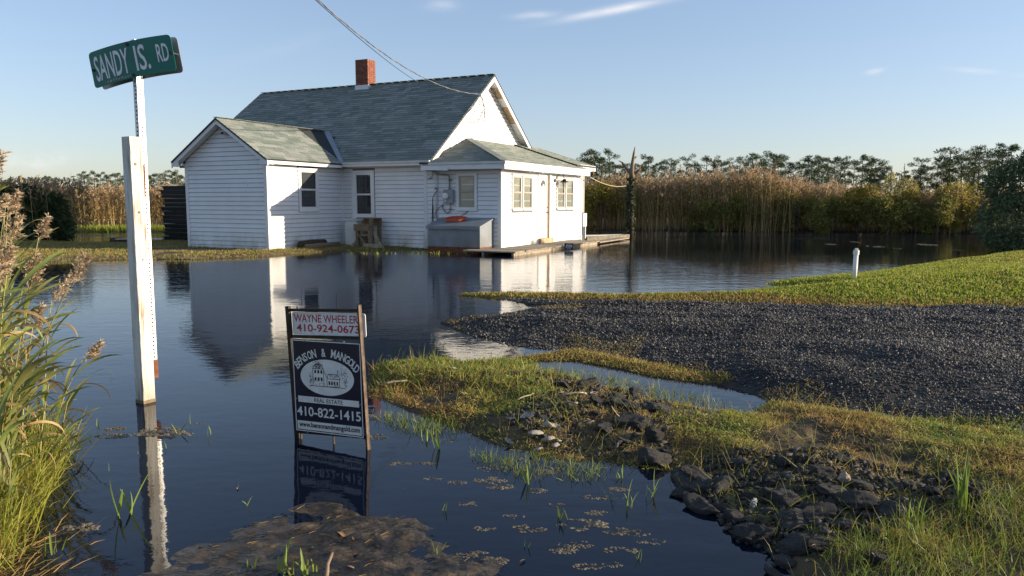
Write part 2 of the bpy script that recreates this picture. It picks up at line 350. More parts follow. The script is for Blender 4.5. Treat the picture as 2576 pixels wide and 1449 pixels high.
def glass_mat():
    m = bpy.data.materials.new('window_glass'); m.use_nodes = True; t = m.node_tree; N = t.nodes; K = t.links
    N.remove(N['Principled BSDF'])
    tr = N.new('ShaderNodeBsdfTransparent'); tr.inputs['Color'].default_value = (.86, .88, .87, 1)
    gl = N.new('ShaderNodeBsdfGlossy'); gl.inputs['Roughness'].default_value = 0.02
    lw = N.new('ShaderNodeLayerWeight'); lw.inputs['Blend'].default_value = .5
    pw = N.new('ShaderNodeMath'); pw.operation = 'POWER'; pw.inputs[1].default_value = 4.0
    mu = N.new('ShaderNodeMath'); mu.operation = 'MULTIPLY_ADD'; mu.inputs[1].default_value = .75; mu.inputs[2].default_value = .05; mu.use_clamp = True
    ms = N.new('ShaderNodeMixShader')
    K.new(lw.outputs['Facing'], pw.inputs[0]); K.new(pw.outputs[0], mu.inputs[0]); K.new(mu.outputs[0], ms.inputs[0]); K.new(tr.outputs[0], ms.inputs[1]); K.new(gl.outputs[0], ms.inputs[2])
    K.new(ms.outputs[0], N['Material Output'].inputs['Surface'])
    return m
M['glass'] = glass_mat()

def water_mat():
    m = bpy.data.materials.new('flood_water'); m.use_nodes = True; t = m.node_tree; N = t.nodes; K = t.links
    b = N['Principled BSDF']
    b.inputs['Base Color'].default_value = (.0035, .0065, .0165, 1); b.inputs['Roughness'].default_value = .035
    b.inputs['IOR'].default_value = 1.333; b.inputs['Specular IOR Level'].default_value = .42
    tcn = N.new('ShaderNodeTexCoord')
    def noise(scale, detail, vec=(1, 1, 1), rot=0.0):
        mpn = N.new('ShaderNodeMapping'); mpn.inputs['Scale'].default_value = vec; mpn.inputs['Rotation'].default_value = (0, 0, rot)
        n = N.new('ShaderNodeTexNoise'); n.inputs['Scale'].default_value = scale; n.inputs['Detail'].default_value = detail; n.inputs['Roughness'].default_value = .5
        K.new(tcn.outputs['Object'], mpn.inputs['Vector']); K.new(mpn.outputs[0], n.inputs['Vector'])
        return n.outputs['Fac']
    fine = noise(9.0, 3, (1, 1.5, 1), R(12)); broad = noise(2.2, 2, (1, 1.6, 1), R(-8)); patch = noise(.085, 3)
    # wind patches: ripples swell and die down over metres
    mr = N.new('ShaderNodeMapRange'); mr.inputs['From Min'].default_value = .42; mr.inputs['From Max'].default_value = .66
    mr.inputs['To Min'].default_value = .30; mr.inputs['To Max'].default_value = 2.0
    K.new(patch, mr.inputs['Value'])
    # one cat's paw of wind out on the pond
    sb = N.new('ShaderNodeVectorMath'); sb.operation = 'SUBTRACT'; sb.inputs[1].default_value = (9.6, 28.2, 0); K.new(tcn.outputs['Object'], sb.inputs[0])
    ml_ = N.new('ShaderNodeVectorMath'); ml_.operation = 'MULTIPLY'; ml_.inputs[1].default_value = (1/4.6, 1/1.5, 0); K.new(sb.outputs[0], ml_.inputs[0])
    le = N.new('ShaderNodeVectorMath'); le.operation = 'LENGTH'; K.new(ml_.outputs[0], le.inputs[0])
    cp_ = N.new('ShaderNodeMapRange'); cp_.interpolation_type = 'SMOOTHSTEP'; cp_.inputs['From Min'].default_value = 1.2; cp_.inputs['From Max'].default_value = .5; cp_.inputs['To Max'].default_value = 3.2; K.new(le.outputs['Value'], cp_.inputs['Value'])
    ad_ = N.new('ShaderNodeMath'); ad_.operation = 'ADD'; K.new(mr.outputs[0], ad_.inputs[0]); K.new(cp_.outputs[0], ad_.inputs[1])
    a = N.new('ShaderNodeMath'); a.operation = 'MULTIPLY'; a.inputs[1].default_value = .0027; K.new(fine, a.inputs[0])
    c = N.new('ShaderNodeMath'); c.operation = 'MULTIPLY'; c.inputs[1].default_value = .0048; K.new(broad, c.inputs[0])
    d = N.new('ShaderNodeMath'); d.operation = 'ADD'; K.new(a.outputs[0], d.inputs[0]); K.new(c.outputs[0], d.inputs[1])
    e = N.new('ShaderNodeMath'); e.operation = 'MULTIPLY'; K.new(d.outputs[0], e.inputs[0]); K.new(ad_.outputs[0], e.inputs[1])
    bn = N.new('ShaderNodeBump'); bn.inputs['Strength'].default_value = 1; bn.inputs['Distance'].default_value = 1
    K.new(e.outputs[0], bn.inputs['Height']); K.new(bn.outputs[0], b.inputs['Normal'])
    return m
M['water'] = water_mat()

# ------------------------------------------------------------------ terrain
def vnoise(x, y, seed=0):
    xi, yi = np.floor(x).astype(np.int64), np.floor(y).astype(np.int64); xf, yf = x-xi, y-yi
    def h(a, b):
        n = (a*374761393 + b*668265263 + seed*974711) & 0xffffffff
        n = ((n ^ (n >> 13))*1274126177) & 0xffffffff
        return ((n ^ (n >> 16)) & 0xffff)/65535.0
    u, v = xf*xf*(3-2*xf), yf*yf*(3-2*yf)
    return (h(xi, yi)*(1-u)+h(xi+1, yi)*u)*(1-v) + (h(xi, yi+1)*(1-u)+h(xi+1, yi+1)*u)*v
def fbm(x, y, o=4, seed=0):
    s = 0; a = .5
    for i in range(o):
        s = s + a*(vnoise(x, y, seed+i)-.5); x, y = x*2.03+3.1, y*2.03+1.7; a *= .5
    return s*2
def sdist(poly, x, y):
    """signed distance, positive inside"""
    P = np.asarray(poly, float); d2 = np.full(x.shape, 1e18); ins = np.zeros(x.shape, bool)
    for i in range(len(P)):
        ax, ay = P[i]; bx, by = P[(i+1) % len(P)]
        ex, ey = bx-ax, by-ay; t = np.clip(((x-ax)*ex+(y-ay)*ey)/(ex*ex+ey*ey+1e-12), 0, 1)
        d2 = np.minimum(d2, (x-ax-t*ex)**2+(y-ay-t*ey)**2)
        c = (ay > y) != (by > y)
        ins ^= c & (x < (bx-ax)*(y-ay)/(by-ay+1e-15)+ax)
    return np.where(ins, 1, -1)*np.sqrt(d2)
def gp(pts): return [tuple(at(u, v)[:2]) for u, v in pts]
YARD = gp([(-400, 690), (60, 667), (150, 662), (300, 657), (480, 656), (640, 650), (720, 643), (800, 637), (870, 632), (960, 630.5), (1075, 629.5), (1240, 627), (1250, 612), (1000, 608), (865, 606), (600, 604), (410, 606), (330, 614), (200, 616), (140, 612), (60, 606), (-100, 606), (-400, 612)])
LAWN = gp([(1150, 743), (1260, 739), (1400, 739), (1600, 741), (1845, 739), (1890, 722), (1950, 707), (2050, 695), (2150, 687), (2250, 673), (2350, 657), (2450, 645), (2520, 632), (2576, 618), (2900, 600), (3500, 640), (3500, 830), (2576, 777), (2200, 771), (1900, 761), (1500, 756), (1250, 750)])
GRAVEL = gp([(1262, 751), (1500, 757), (1900, 762), (2200, 772), (2576, 778), (3500, 830), (3900, 1150), (2576, 1088), (2350, 1078), (2200, 1062), (2060, 1048), (1960, 1022), (1900, 988), (1830, 962), (1700, 930), (1560, 902), (1450, 888), (1330, 880), (1210, 855), (1150, 830), (1110, 812), (1160, 802), (1230, 796), (1290, 787), (1365, 778), (1325, 766)])
BANK = gp([(925, 965), (935, 925), (1000, 915), (1100, 908), (1180, 915), (1260, 905), (1330, 912), (1340, 935), (1420, 952), (1550, 978), (1650, 1002), (1750, 1027), (1885, 1038), (1935, 1005), (2060, 1028), (2200, 1042), (2350, 1056), (2576, 1068), (3900, 1120), (4200, 1750), (2050, 1750), (1960, 1449), (1930, 1385), (1840, 1340), (1800, 1285), (1720, 1250), (1690, 1185), (1560, 1172), (1450, 1160), (1330, 1140), (1250, 1118), (1150, 1080), (1060, 1040), (985, 1012), (930, 1000)])
FRINGE = gp([(1290, 902), (1400, 887), (1450, 882), (1560, 900), (1700, 928), (1830, 955), (1850, 968), (1760, 962), (1650, 948), (1560, 928), (1450, 908), (1340, 908)])
MAT = gp([(330, 1475), (480, 1390), (600, 1320), (700, 1287), (760, 1273), (850, 1276), (900, 1312), (1050, 1297), (1180, 1330), (1130, 1347), (1230, 1385), (1290, 1420), (1240, 1480), (1100, 1650), (250, 1650)])
CLUMP = gp([(-300, 980), (20, 1040), (75, 1100), (95, 1160), (80, 1230), (30, 1300), (-300, 1400)])
MARSH = [(2.5, 36), (4, 34.8), (11, 33.9), (19, 32), (24, 29), (40, 30), (300, 60), (1500, 600), (1500, 2500), (-1500, 2500), (-1500, 600), (-200, 60), (-40, 33), (-22, 32.6), (-17, 32.2), (-12, 32), (-9.5, 34), (-2, 38)]

def height(x, y):
    x = np.asarray(x, float); y = np.asarray(y, float)
    wob = fbm(x*1.3, y*1.3, 3, 5)
    near = np.clip(1.2 - np.hypot(x, y-4)/14, .0, 1)
    z = np.full(x.shape, -.16)
    def raise_(poly, top, ramp, nz=0.0, w=.12, dep=-.16, pw=1.0):
        nonlocal z
        s = sdist(poly, x, y) + w*wob
        h = np.where(s > 0, top*(1-(1-np.clip(s/ramp, 0, 1))**(1+pw)), dep*np.clip(-s/.5, 0, 1))
        h = h + np.where(s > -.1, nz, 0)*np.clip((s+.1)/.3, 0, 1)
        z = np.maximum(z, h)
    f1 = fbm(x*2.6, y*2.6, 4, 21); f2 = fbm(x*7, y*7, 3, 33); f3 = fbm(x*.9, y*.9, 3, 41)
    raise_(YARD, .075, .9, .02*f1)
    raise_(LAWN, .26, 3.4, .03*f3 + .012*f2, .1)
    raise_(GRAVEL, .085, .9, .020*f1 + .050*f3 + .008*f2 + .055*fbm(x*.35+y*.12, y*2.1, 3, 71), .10)
    raise_(BANK, .075, .7, .050*f1 + .022*f2, .10)
    raise_(FRINGE, .025, .25, .02*f2, .05)
    raise_(MAT, .008, .45, .016*f2 + .010*f1 + .016*fbm(x*17, y*17, 2, 61), .24)
    raise_(CLUMP, .08, .3, .03*f1)
    raise_(MARSH, .12, 2.0, .04*f3, .5)
    # the rut that still holds a puddle on the drive, and the swale below the lawn
    pc = at(1590, 788); z -= .10*np.exp(-((x-pc[0])/.75)**2 - ((y-pc[1])/.13)**2)
    sc_ = at(2010, 724); z -= .10*np.exp(-((x-sc_[0])/1.1)**2 - ((y-sc_[1]-.1)/.42)**2)*(z > 0)
    mc = at(2230, 930); z += .09*np.exp(-((x-mc[0]-.3)/.55)**2 - ((y-mc[1])/.45)**2)
    return z

def axis(segs):
    out = []
    for a, b, st in segs: out.append(np.arange(a, b-1e-9, st))
    return np.concatenate(out + [np.array([segs[-1][1]])])
XS = axis([(-1500, -300, 400), (-300, -60, 40), (-60, -24, 4), (-24, -6, .4), (-6, -2.6, .08), (-2.6, .8, .025), (.8, 6.0, .04), (6.0, 11, .12), (11, 24, .5), (24, 60, 4), (60, 300, 40), (300, 1501, 400)])
YS = axis([(-40, -4, 4), (-4, 1.4, .5), (1.4, 3.7, .022), (3.7, 8.6, .04), (8.6, 16, .10), (16, 40, .35), (40, 80, 4), (80, 300, 40), (300, 2501, 400)])
GX, GY = np.meshgrid(XS, YS)
GZ = height(GX.ravel(), GY.ravel())
GV = np.stack([GX.ravel(), GY.ravel(), GZ], 1)
nx, ny = len(XS), len(YS)
ii, jj = np.meshgrid(np.arange(nx-1), np.arange(ny-1)); q = (jj*nx+ii).ravel()
GF = np.stack([q, q+1, q+nx+1, q+nx], 1)
FC = GV[GF].mean(1)
region = np.zeros(len(GF), int)
for k, poly in ((1, LAWN), (2, GRAVEL), (3, MAT), (4, BANK), (5, YARD)):
    s_ = sdist(poly, FC[:, 0], FC[:, 1]) + .1*fbm(FC[:, 0]*4, FC[:, 1]*4, 2, 9)
    region[(s_ > -.05) & (region == 0)] = k
def sheet(name, k, mat, label):
    F_ = GF[region == k]; used, inv = np.unique(F_, return_inverse=True)
    me = np_mesh(name, GV[used], inv.reshape(F_.shape), mat, smooth=True)
    return tag(link(name, me), label, None, None, 'structure')
sheet('ground', 0, M['mud'], 'dark muddy bed under and around the flood water')
sheet('lawn', 1, M['lawn_soil'], 'low green lawn bank beside the gravel drive')
sheet('gravel_drive', 2, M['gravel_base'], 'dark grey gravel drive running into the flood water')
sheet('mud_flat', 3, M['matmud'], 'brown mud and algae flat breaking the water in the foreground')
sheet('bank_ground', 4, M['soil'], 'brown soil of the grassy bank in front of the drive')
sheet('yard_ground', 5, pmat('yard_soil', (.07, .052, .03), (.16, .12, .07), 2.5, .9, bump=.02, c3=(.21, .17, .10), ramp=(.35, .6), spec=.1), 'strip of bare yard soil along the foot of the house')
wm = bpy.data.meshes.new('water'); wm.from_pydata([(-1500, -60, 0), (1500, -60, 0), (1500, 2500, 0), (-1500, 2500, 0)], [], [(0, 1, 2, 3)]); wm.materials.append(M['water'])
tag(link('water', wm), 'dark rippled flood water around the house', None, None, 'structure')

# ------------------------------------------------------------------ the house (local frame: x = -a, y = b)
YAW = 0.4596
HP = np.array([-.2935, 19.753, 0.0])
LA1, LA2, LB1, LA3, LB2 = 2.251, 2.873, 2.951, 2.858, 5.740
HA = np.array([-math.cos(YAW), math.sin(YAW), 0]); HB = np.array([math.sin(YAW), math.cos(YAW), 0])
def hw(a, b, z=0): return HP + HA*a + HB*b + np.array([0, 0, z])
def hl(a, b, z): return (-a, b, z)
house = thing('house', 'white vinyl sided one storey house with grey shingle roof standing in the flood', 'house', tuple(HP), -YAW)
A1 = LA1; A2 = LA1+LA2; A3 = A2+LA3

class Frame:
    """wall frame in house coordinates: u along the wall, n outwards"""
    def __init__(s, O, U, N): s.O, s.U, s.N = O, U, N
    def __call__(s, u, n, z): return (s.O[0]+s.U[0]*u+s.N[0]*n, s.O[1]+s.U[1]*u+s.N[1]*n, z)
    def box(s, mb, u0, u1, n0, n1, z0, z1, mi=0):
        mb.box8([s(u0, n0, z0), s(u1, n0, z0), s(u1, n1, z0), s(u0, n1, z0), s(u0, n0, z1), s(u1, n0, z1), s(u1, n1, z1), s(u0, n1, z1)], mi)
FL = Frame((0, 0), (-1, 0), (0, -1))           # long wall & porch side: u = a, faces -b
FAS = Frame((-A2, 0), (0, 1), (1, 0))          # annex side: u = b
FAG = Frame((0, -LB1), (-1, 0), (0, -1))       # annex gable: u = a
FPF = Frame((0, 0), (0, 1), (1, 0))            # porch front: u = b
FG = Frame((-A1, 0), (0, 1), (1, 0))           # main gable: u = b
COURSE = .1155
def wall(fr, u0, u1, z0, z1, opens=(), gable=None, start=0.0):
    """backing wall with lapped siding boards; gable(z) -> (u0, u1) narrows it upwards"""
    mb = MB()
    if gable is None: poly = [fr(u0, 0, z0), fr(u1, 0, z0), fr(u1, 0, z1), fr(u0, 0, z1)]
    else:
        um, ug = gable(z1), gable(start)
        poly = [fr(u0, 0, z0), fr(u1, 0, z0), fr(u1, 0, start), fr(um[1], 0, z1), fr(um[0], 0, z1), fr(u0, 0, start)]
    mb.prism(poly, (-fr.N[0]*.09, -fr.N[1]*.09, 0))
    w = mb.build('wall', M['wall_core'], house)
    z = z0
    while z < z1 - .01:
        zt = min(z+COURSE, z1)
        def lim(zz): return (u0, u1) if gable is None or zz <= start else gable(zz)
        lo, hi = lim(z), lim(zt)
        cuts = sorted((o[0], o[1]) for o in opens if o[2] < (z+zt)/2 < o[3])
        spans = []; cur = None
        xs = [None] + [x for c in cuts for x in c] + [None]
        for i in range(0, len(xs), 2):
            a_ = (lo[0], hi[0]) if xs[i] is None else (xs[i], xs[i])
            b_ = (lo[1], hi[1]) if xs[i+1] is None else (xs[i+1], xs[i+1])
            if b_[0]-a_[0] > .02: spans.append((a_[0], b_[0], min(max(a_[1], a_[0]), b_[0]-.005), max(min(b_[1], b_[0]), a_[0]+.005)))
        split = []
        for a0, b0, a1, b1 in spans:
            if b0-a0 > 2.6:
                c_ = a0+(b0-a0)*random.choice((.31, .44, .58, .69))+random.uniform(-.1, .1); split += [(a0, c_-.001, a1, c_-.001), (c_+.001, b0, c_+.001, b1)]
            else: split.append((a0, b0, a1, b1))
        for a0, b0, a1, b1 in split:
            j = random.uniform(-.0015, .0015)
            p = [fr(a0, .001, z+.012), fr(b0, .001, z+.012), fr(b0, .025+j, z+.010), fr(a0, .025+j, z+.010),
                 fr(a1, .001, zt), fr(b1, .001, zt), fr(b1, .0045, zt), fr(a1, .0045, zt)]
            mb = MB(); mb.box8(p); mb.build('siding_board', M['siding'], w)
        z += COURSE
    return w

MS = .7485                                       # main roof slope
def main_z(b): return 2.40 + MS*(b+.25) if b <= 3.40 else 2.40 + MS*(7.05-b)
def ann_z(a): return 2.36 + .6364*(a-4.874) if a <= 6.54 else 2.36+.6364*(8.206-a)
POR = .3215
wall(FL, A1, A2, .03, 2.29, [(3.955, 4.735, .75, 2.19)])
wall(FAS, -LB1, 0, .03, 2.24, [(-1.84, -1.03, 1.03, 2.2)])
wall(FAG, A2, A3, .03, 3.27, (), lambda z: (max(A2, 4.874+(z+.14-2.36)/.6364), min(A3, 8.206-(z+.14-2.36)/.6364)), 2.33)
wall(FL, 0, A1-.02, .05, 2.12, [(.674, 1.32, 1.07, 2.06)])
wall(FPF, 0, LB2, .08, 2.12, [(.60, 1.90, 1.06, 2.03), (2.28, 3.21, .08, 2.13), (3.62, 4.99, 1.06, 2.03)])
wall(FG, 0, 6.8, 2.25, 4.92, [], lambda z: (max(0, (z+.10-2.40)/MS-.25), min(6.8, 7.05-(z+.10-2.40)/MS)), 2.45)
mb = MB()                                        # the walls round the back
mb.box(-A3-3.1, -A3-.01, .0, .09, .03, 2.3); mb.box(-11.09, -A1-.1, 6.71, 6.8, .03, 2.3); mb.box(-A3+.0, -A3+.09, -2.85, 0, .03, 2.3); mb.box(-A1, -.1, LB2-.09, LB2-.002, .05, 2.15)
mb.box(-11.1, -11.0, .1, 6.7, .03, 2.3)
mb.prism([(-11.0, 0, 2.3), (-11.0, 6.8, 2.3), (-11.0, 3.4, 4.9)], (-.1, 0, 0))
mb.build('wall', M['siding'], house)
mb = MB()
FL.box(mb, .1, 8.2, -.15, -.10, -.1, .08); FAG.box(mb, A2+.05, A3-.05, -.12, -.03, -.1, .05); FPF.box(mb, .02, LB2-.02, -.14, -.03, -.1, .10)
mb.build('foundation', pmat('foundation_block', (.20, .19, .17), (.30, .29, .27), 6, .9), house)

# corner trims, rakes, fascias
def trim(fr, u0, u1, n0, n1, z0, z1, mat='trim', name='corner_trim'):
    mb = MB(); fr.box(mb, u0, u1, n0, n1, z0, z1); return mb.build(name, M[mat], house)
trim(FL, A1-.02, A1+.075, .002, .028, .02, 2.29); 
trim(FAG, A2-.026, A2+.075, .002, .028, .02, 2.28); trim(FAS, -LB1+.001, -LB1+.075, .002, .026, .02, 2.24)
trim(FAG, A3-.075, A3+.026, .002, .028, .02, 2.28)
trim(FL, -.026, .07, .002, .028, .04, 2.12); trim(FPF, .001, .08, .002, .026, .05, 2.12); trim(FPF, LB2-.08, LB2, .002, .028, .05, 2.12)
trim(FAS, -.04, -.002, .002, .03, .02, 2.24); trim(FL, A2-.04, A2-.002, .002, .03, .02, 2.28)
# fascia boards (each slightly proud of the next)
def slab(name, pts, off, mat, parent=house):
    mb = MB(); mb.prism([hl(*p) for p in pts], off); return mb.build(name, M[mat], parent)
trim(FL, A1-.30, A2-.24, .27, .295, 2.265, 2.385, 'trim', 'fascia')
trim(FAS, -LB1-.235, -.27, .225, .25, 2.235, 2.345, 'trim', 'fascia')
trim(FL, -.30, A1-.31, .355, .38, 2.135, 2.30, 'trim', 'fascia')
trim(FPF, -.378, 5.68, .275, .30, 2.125, 2.30, 'trim', 'fascia')
trim(FPF, -.38, 5.70, .302, .345, 2.262, 2.318, 'trim', 'gutter')
trim(FL, -.34, A1-.32, .382, .42, 2.265, 2.318, 'dull_trim', 'gutter')
trim(FL, A1-.29, A2-.25, .297, .335, 2.335, 2.392, 'dull_trim', 'gutter')
# soffits
mb = MB(); FL.box(mb, A1-.27, A2-.24, .02, .27, 2.268, 2.285); mb.build('soffit', M['trim'], house)
mb = MB(); FAS.box(mb, -LB1-.22, -.28, .02, .225, 2.238, 2.25); mb.build('soffit', M['trim'], house)
mb = MB(); FPF.box(mb, -.36, 5.68, .02, .275, 2.13, 2.145); FL.box(mb, -.01, A1-.04, .02, .355, 2.128, 2.142); mb.build('soffit', M['trim'], house)
# main rake, both slopes
def rake(fr, n, prof, width, thick, mat='trim', name='rake_board'):
    (u0, z0), (u1, z1) = prof
    mb = MB(); mb.prism([fr(u0, n, z0), fr(u1, n, z1), fr(u1, n, z1-width), fr(u0, n, z0-width)], (fr.N[0]*thick, fr.N[1]*thick, 0))
    return mb.build(name, M[mat], house)
rake(FG, .272, ((-.30, main_z(-.30)-.035), (3.398, main_z(3.398)-.035)), .155, .028)
rake(FG, .272, ((3.402, main_z(3.402)-.035), (7.08, main_z(7.08)-.035)), .155, .028)
mb = MB(); FG.box(mb, -.29, -.02, .0, .27, 2.18, 2.262); mb.prism([FG(-.29, .301, 2.18), FG(.14, .301, 2.18), FG(.14, .301, 2.50), FG(-.29, .301, 2.23)], (.012, 0, 0)); mb.build('eave_return', M['trim'], house)
# rake soffit panels: some have fallen and show the bare sheathing
def soffit_strip(u0, u1, mat, name='rake_soffit'):
    w = .10
    mb = MB(); mb.prism([FG(u0, .018, main_z(u0)-w), FG(u1, .018, main_z(u1)-w), FG(u1, .27, main_z(u1)-w), FG(u0, .27, main_z(u0)-w)], (0, 0, .02)); return mb.build(name, M[mat], house)
soffit_strip(-.2, 3.39, 'trim')
for u0, u1, m_ in ((3.41, 3.72, 'trim'), (3.73, 4.10, 'bare_wood'), (4.11, 4.40, 'trim'), (4.41, 5.02, 'bare_wood')): 
    o_ = soffit_strip(u0, u1, m_)
    if m_ == 'bare_wood': o_['label'] = 'gap in the soffit showing bare wood'
for k in range(14):
    u0 = 5.04+k*.142; soffit_strip(u0, u0+.136, 'trim')
mb = MB(); mb.prism([FG(.95, .302, main_z(.95)-.06), FG(1.55, .302, main_z(1.55)-.05), FG(1.62, .302, main_z(1.62)-.13), FG(1.20, .302, main_z(1.2)-.185), FG(.9, .302, main_z(.9)-.16)], (.002, 0, 0))
o_ = mb.build('weathered_patch', M['dull_trim'], house)
# annex rake
for pr in (((4.84, ann_z(4.84)-.03), (6.538, ann_z(6.538)-.03)), ((6.542, ann_z(6.542)-.03), (8.24, ann_z(8.24)-.03))):
    rake(FAG, .225, pr, .125, .026)
    (u0, z0), (u1, z1) = pr; mb = MB()
    mb.prism([FAG(u0, .018, z0-.09), FAG(u1, .018, z1-.09), FAG(u1, .224, z1-.09), FAG(u0, .224, z0-.09)], (0, 0, .018)); mb.build('rake_soffit', M['trim'], house)
for u0, u1 in ((4.88, A2), (A3, 8.20)):
    mb = MB(); FAG.box(mb, u0, u1, -.02, .222, 2.235, 2.26); FAG.box(mb, u0, u1, .224, .249, 2.215, 2.32); mb.build('eave_return', M['trim'], house)
# gable vent
mb = MB(); FG.box(mb, 3.17, 3.51, .018, .034, 4.10, 4.16); FG.box(mb, 3.17, 3.51, .018, .034, 4.60, 4.64); FG.box(mb, 3.17, 3.20, .018, .034, 4.16, 4.60); FG.box(mb, 3.48, 3.51, .018, .034, 4.16, 4.60); FG.box(mb, 3.2, 3.48, .004, .019, 4.16, 4.60)
vent = mb.build('gable_vent', M['trim'], house)
for k in range(11):
    z = 4.165+k*.039; mb = MB(); mb.box8([FG(3.2, .020, z+.02), FG(3.48, .020, z+.02), FG(3.48, .034, z), FG(3.2, .034, z), FG(3.2, .020, z+.026), FG(3.48, .020, z+.026), FG(3.48, .034, z+.006), FG(3.2, .034, z+.006)]); mb.build('slat', M['dull_trim'], vent)

# ---- roofs: a sheathing slab carrying single shingle tabs
shingle_pool = []
def clip_poly(P, a, b):
    out = []
    for i in range(len(P)):
        p, q_ = P[i], P[(i+1) % len(P)]
        sp_ = (b[0]-a[0])*(p[1]-a[1])-(b[1]-a[1])*(p[0]-a[0]); sq = (b[0]-a[0])*(q_[1]-a[1])-(b[1]-a[1])*(q_[0]-a[0])
        if sp_ >= 0: out.append(p)
        if (sp_ >= 0) != (sq >= 0):
            t = sp_/(sp_-sq); out.append((p[0]+(q_[0]-p[0])*t, p[1]+(q_[1]-p[1])*t))
    return out
def roof(O, U, V, poly, tiles=True, skip=None, thick=.035, expo=.127, tab=.305):
    """O origin on the eave, U along the eave, V up the slope (house coordinates); poly in (u, v), counter-clockwise"""
    O, U, V = Vector(O), Vector(U).normalized(), Vector(V).normalized(); Nn = U.cross(V)
    if Nn.z < 0: Nn = -Nn
    P3 = lambda u, v, n: O+U*u+V*v+Nn*n
    mb = MB(); mb.prism([P3(u, v, -thick) for u, v in poly], Nn*(thick-.002))
    r_ = mb.build('roof', M['shingle_core'], house)
    if not tiles: return r_
    v1 = max(p[1] for p in poly); u0 = min(p[0] for p in poly); u1 = max(p[0] for p in poly)
    row = 0; v = -.012
    while v < v1:
        u = u0-random.uniform(0, tab) - (row % 2)*tab/2
        tone = random.randrange(5)
        while u < u1:
            w = tab*random.choice((.5, .8, 1, 1, 1.2, 1.7))
            c = [(u+.002, v), (u+w-.002, v), (u+w-.002, v+expo), (u+.002, v+expo)]
            for k in range(len(poly)):
                if len(c) < 3: break
                c = clip_poly(c, poly[k], poly[(k+1) % len(poly)])
            if len(c) >= 3:
                cu = sum(p[0] for p in c)/len(c); cv = sum(p[1] for p in c)/len(c)
                if not (skip and skip(cu, cv)):
                    j = random.uniform(.0, .004)
                    pts = [P3(a, b_, .003+(.010+j)*(1-(b_-v)/expo)) for a, b_ in c]
                    low = [P3(a, b_, .0) for a, b_ in c]
                    shingle_pool.append((r_, pts, low, random.choices(range(5), (4, 3, 3, 2, 2))[0]))
            u += w
        v += expo; row += 1
    return r_
def h3(a, b, z): return Vector((-a, b, z))
sl = math.hypot(3.65, 3.65*MS)
def under_annex(u, v):
    a = 11.4-u; b = v/sl*3.65-.25
    return 4.874 < a < 8.206 and main_z(b) < ann_z(a)-.03
roof(h3(11.4, -.25, 2.40), (1, 0, 0), (0, 1, MS), [(0, -.03), (9.46, -.03), (9.46, sl), (0, sl)], True, under_annex)
roof(h3(11.4, 7.05, 2.40), (1, 0, 0), (0, -1, MS), [(9.46, -.03), (0, -.03), (0, sl), (9.46, sl)][::-1], False)
sa = math.hypot(1.666, 1.666*.6364)
roof(h3(4.874, -3.23, 2.36), (0, 1, 0), (-1, 0, .6364), [(0, -.03), (2.98, -.03), (2.98, 0), (4.30, sa), (0, sa)])
roof(h3(8.206, -3.23, 2.36), (0, 1, 0), (1, 0, .6364), [(0, -.03), (2.98, -.03), (2.98, 0), (4.30, sa), (0, sa)], False)
sp = math.hypot(2.55, .82)
roof(h3(-.30, -.38, 2.32), (0, 1, 0), (-1, 0, POR), [(0, -.02), (6.08, -.02), (6.08, sp), (2.65, sp), (0, 0)])
s2 = math.hypot(2.65, .82)
roof(h3(A1-.02, -.38, 2.32), (1, 0, 0), (0, 1, POR*.965), [(0, -.02), (2.53, -.02), (2.53, 0), (0, s2)])
roof(h3(.03, 5.35, 2.475), (0, 1, 0), (-1, 0, POR), [(0, -.02), (1.78, -.02), (1.78, 2.31), (0, 2.31)])
def shingle_mesh(items, mats):
    mb = MB()
    for r_, pts, low, tone in items:
        n = len(pts); mb.add(list(pts)+list(low), [tuple(range(n))]+[(i, n+i, n+(i+1) % n, (i+1) % n) for i in range(n)], tone)
    return mb.mesh('shingle', mats)
RM = Matrix.Translation(Vector(HP)) @ Matrix.Rotation(-YAW, 4, 'Z')
shingle_pool.sort(key=lambda it: -project_area([tuple(RM @ p) for p in it[1]]))
for it in shingle_pool[:300]:
    me = shingle_mesh([(it[0], it[1], it[2], 0)], SH[it[3]]); link('shingle', me, it[0])
by_roof = {}
for it in shingle_pool[300:]: by_roof.setdefault(it[0].name, []).append(it)
for rn, its in by_roof.items():
    tag(link('shingles', shingle_mesh(its, SHF), bpy.data.objects[rn]), kind='stuff')
# ridge caps, hip cap, valley flashing
def capstrip(name, a, b, w, mat, n=14):
    a, b = Vector(a), Vector(b)
    for k in range(n):
        p, q_ = a.lerp(b, k/n), a.lerp(b, (k+1)/n-.004); mb = MB(); mb.bar(p+Vector((0, 0, .012+.003*(k % 2))), q_+Vector((0, 0, .014)), w, .012); mb.build(name, mat if not isinstance(mat, str) else M[mat], house)
capstrip('ridge_cap', h3(1.95, 3.40, 5.137), h3(11.38, 3.40, 5.137), .17, SH[2], 30)
capstrip('ridge_cap', h3(6.54, -3.22, 3.425), h3(6.54, 1.0, 3.425), .15, SH[4], 14)
capstrip('hip_cap', h3(-.28, -.36, 2.335), h3(2.2, 2.22, 3.135), .20, SH[1], 14)
mb = MB(); mb.bar(h3(4.88, -.27, 2.405), h3(6.50, 1.03, 3.415), .17, .02); mb.build('valley_flashing', pmat('valley_metal', (.19, .22, .26), (.24, .27, .31), 5, .5), house)
mb = MB(); mb.bar(h3(6.49, -2.2, 3.43), h3(6.49, .6, 3.43), .03, .012); mb.bar(h3(6.40, -1.2, 3.40), h3(6.47, .3, 3.42), .02, .012); mb.build('dark_strip', M['ink'], house)  # two thin black strips just below the annex ridge
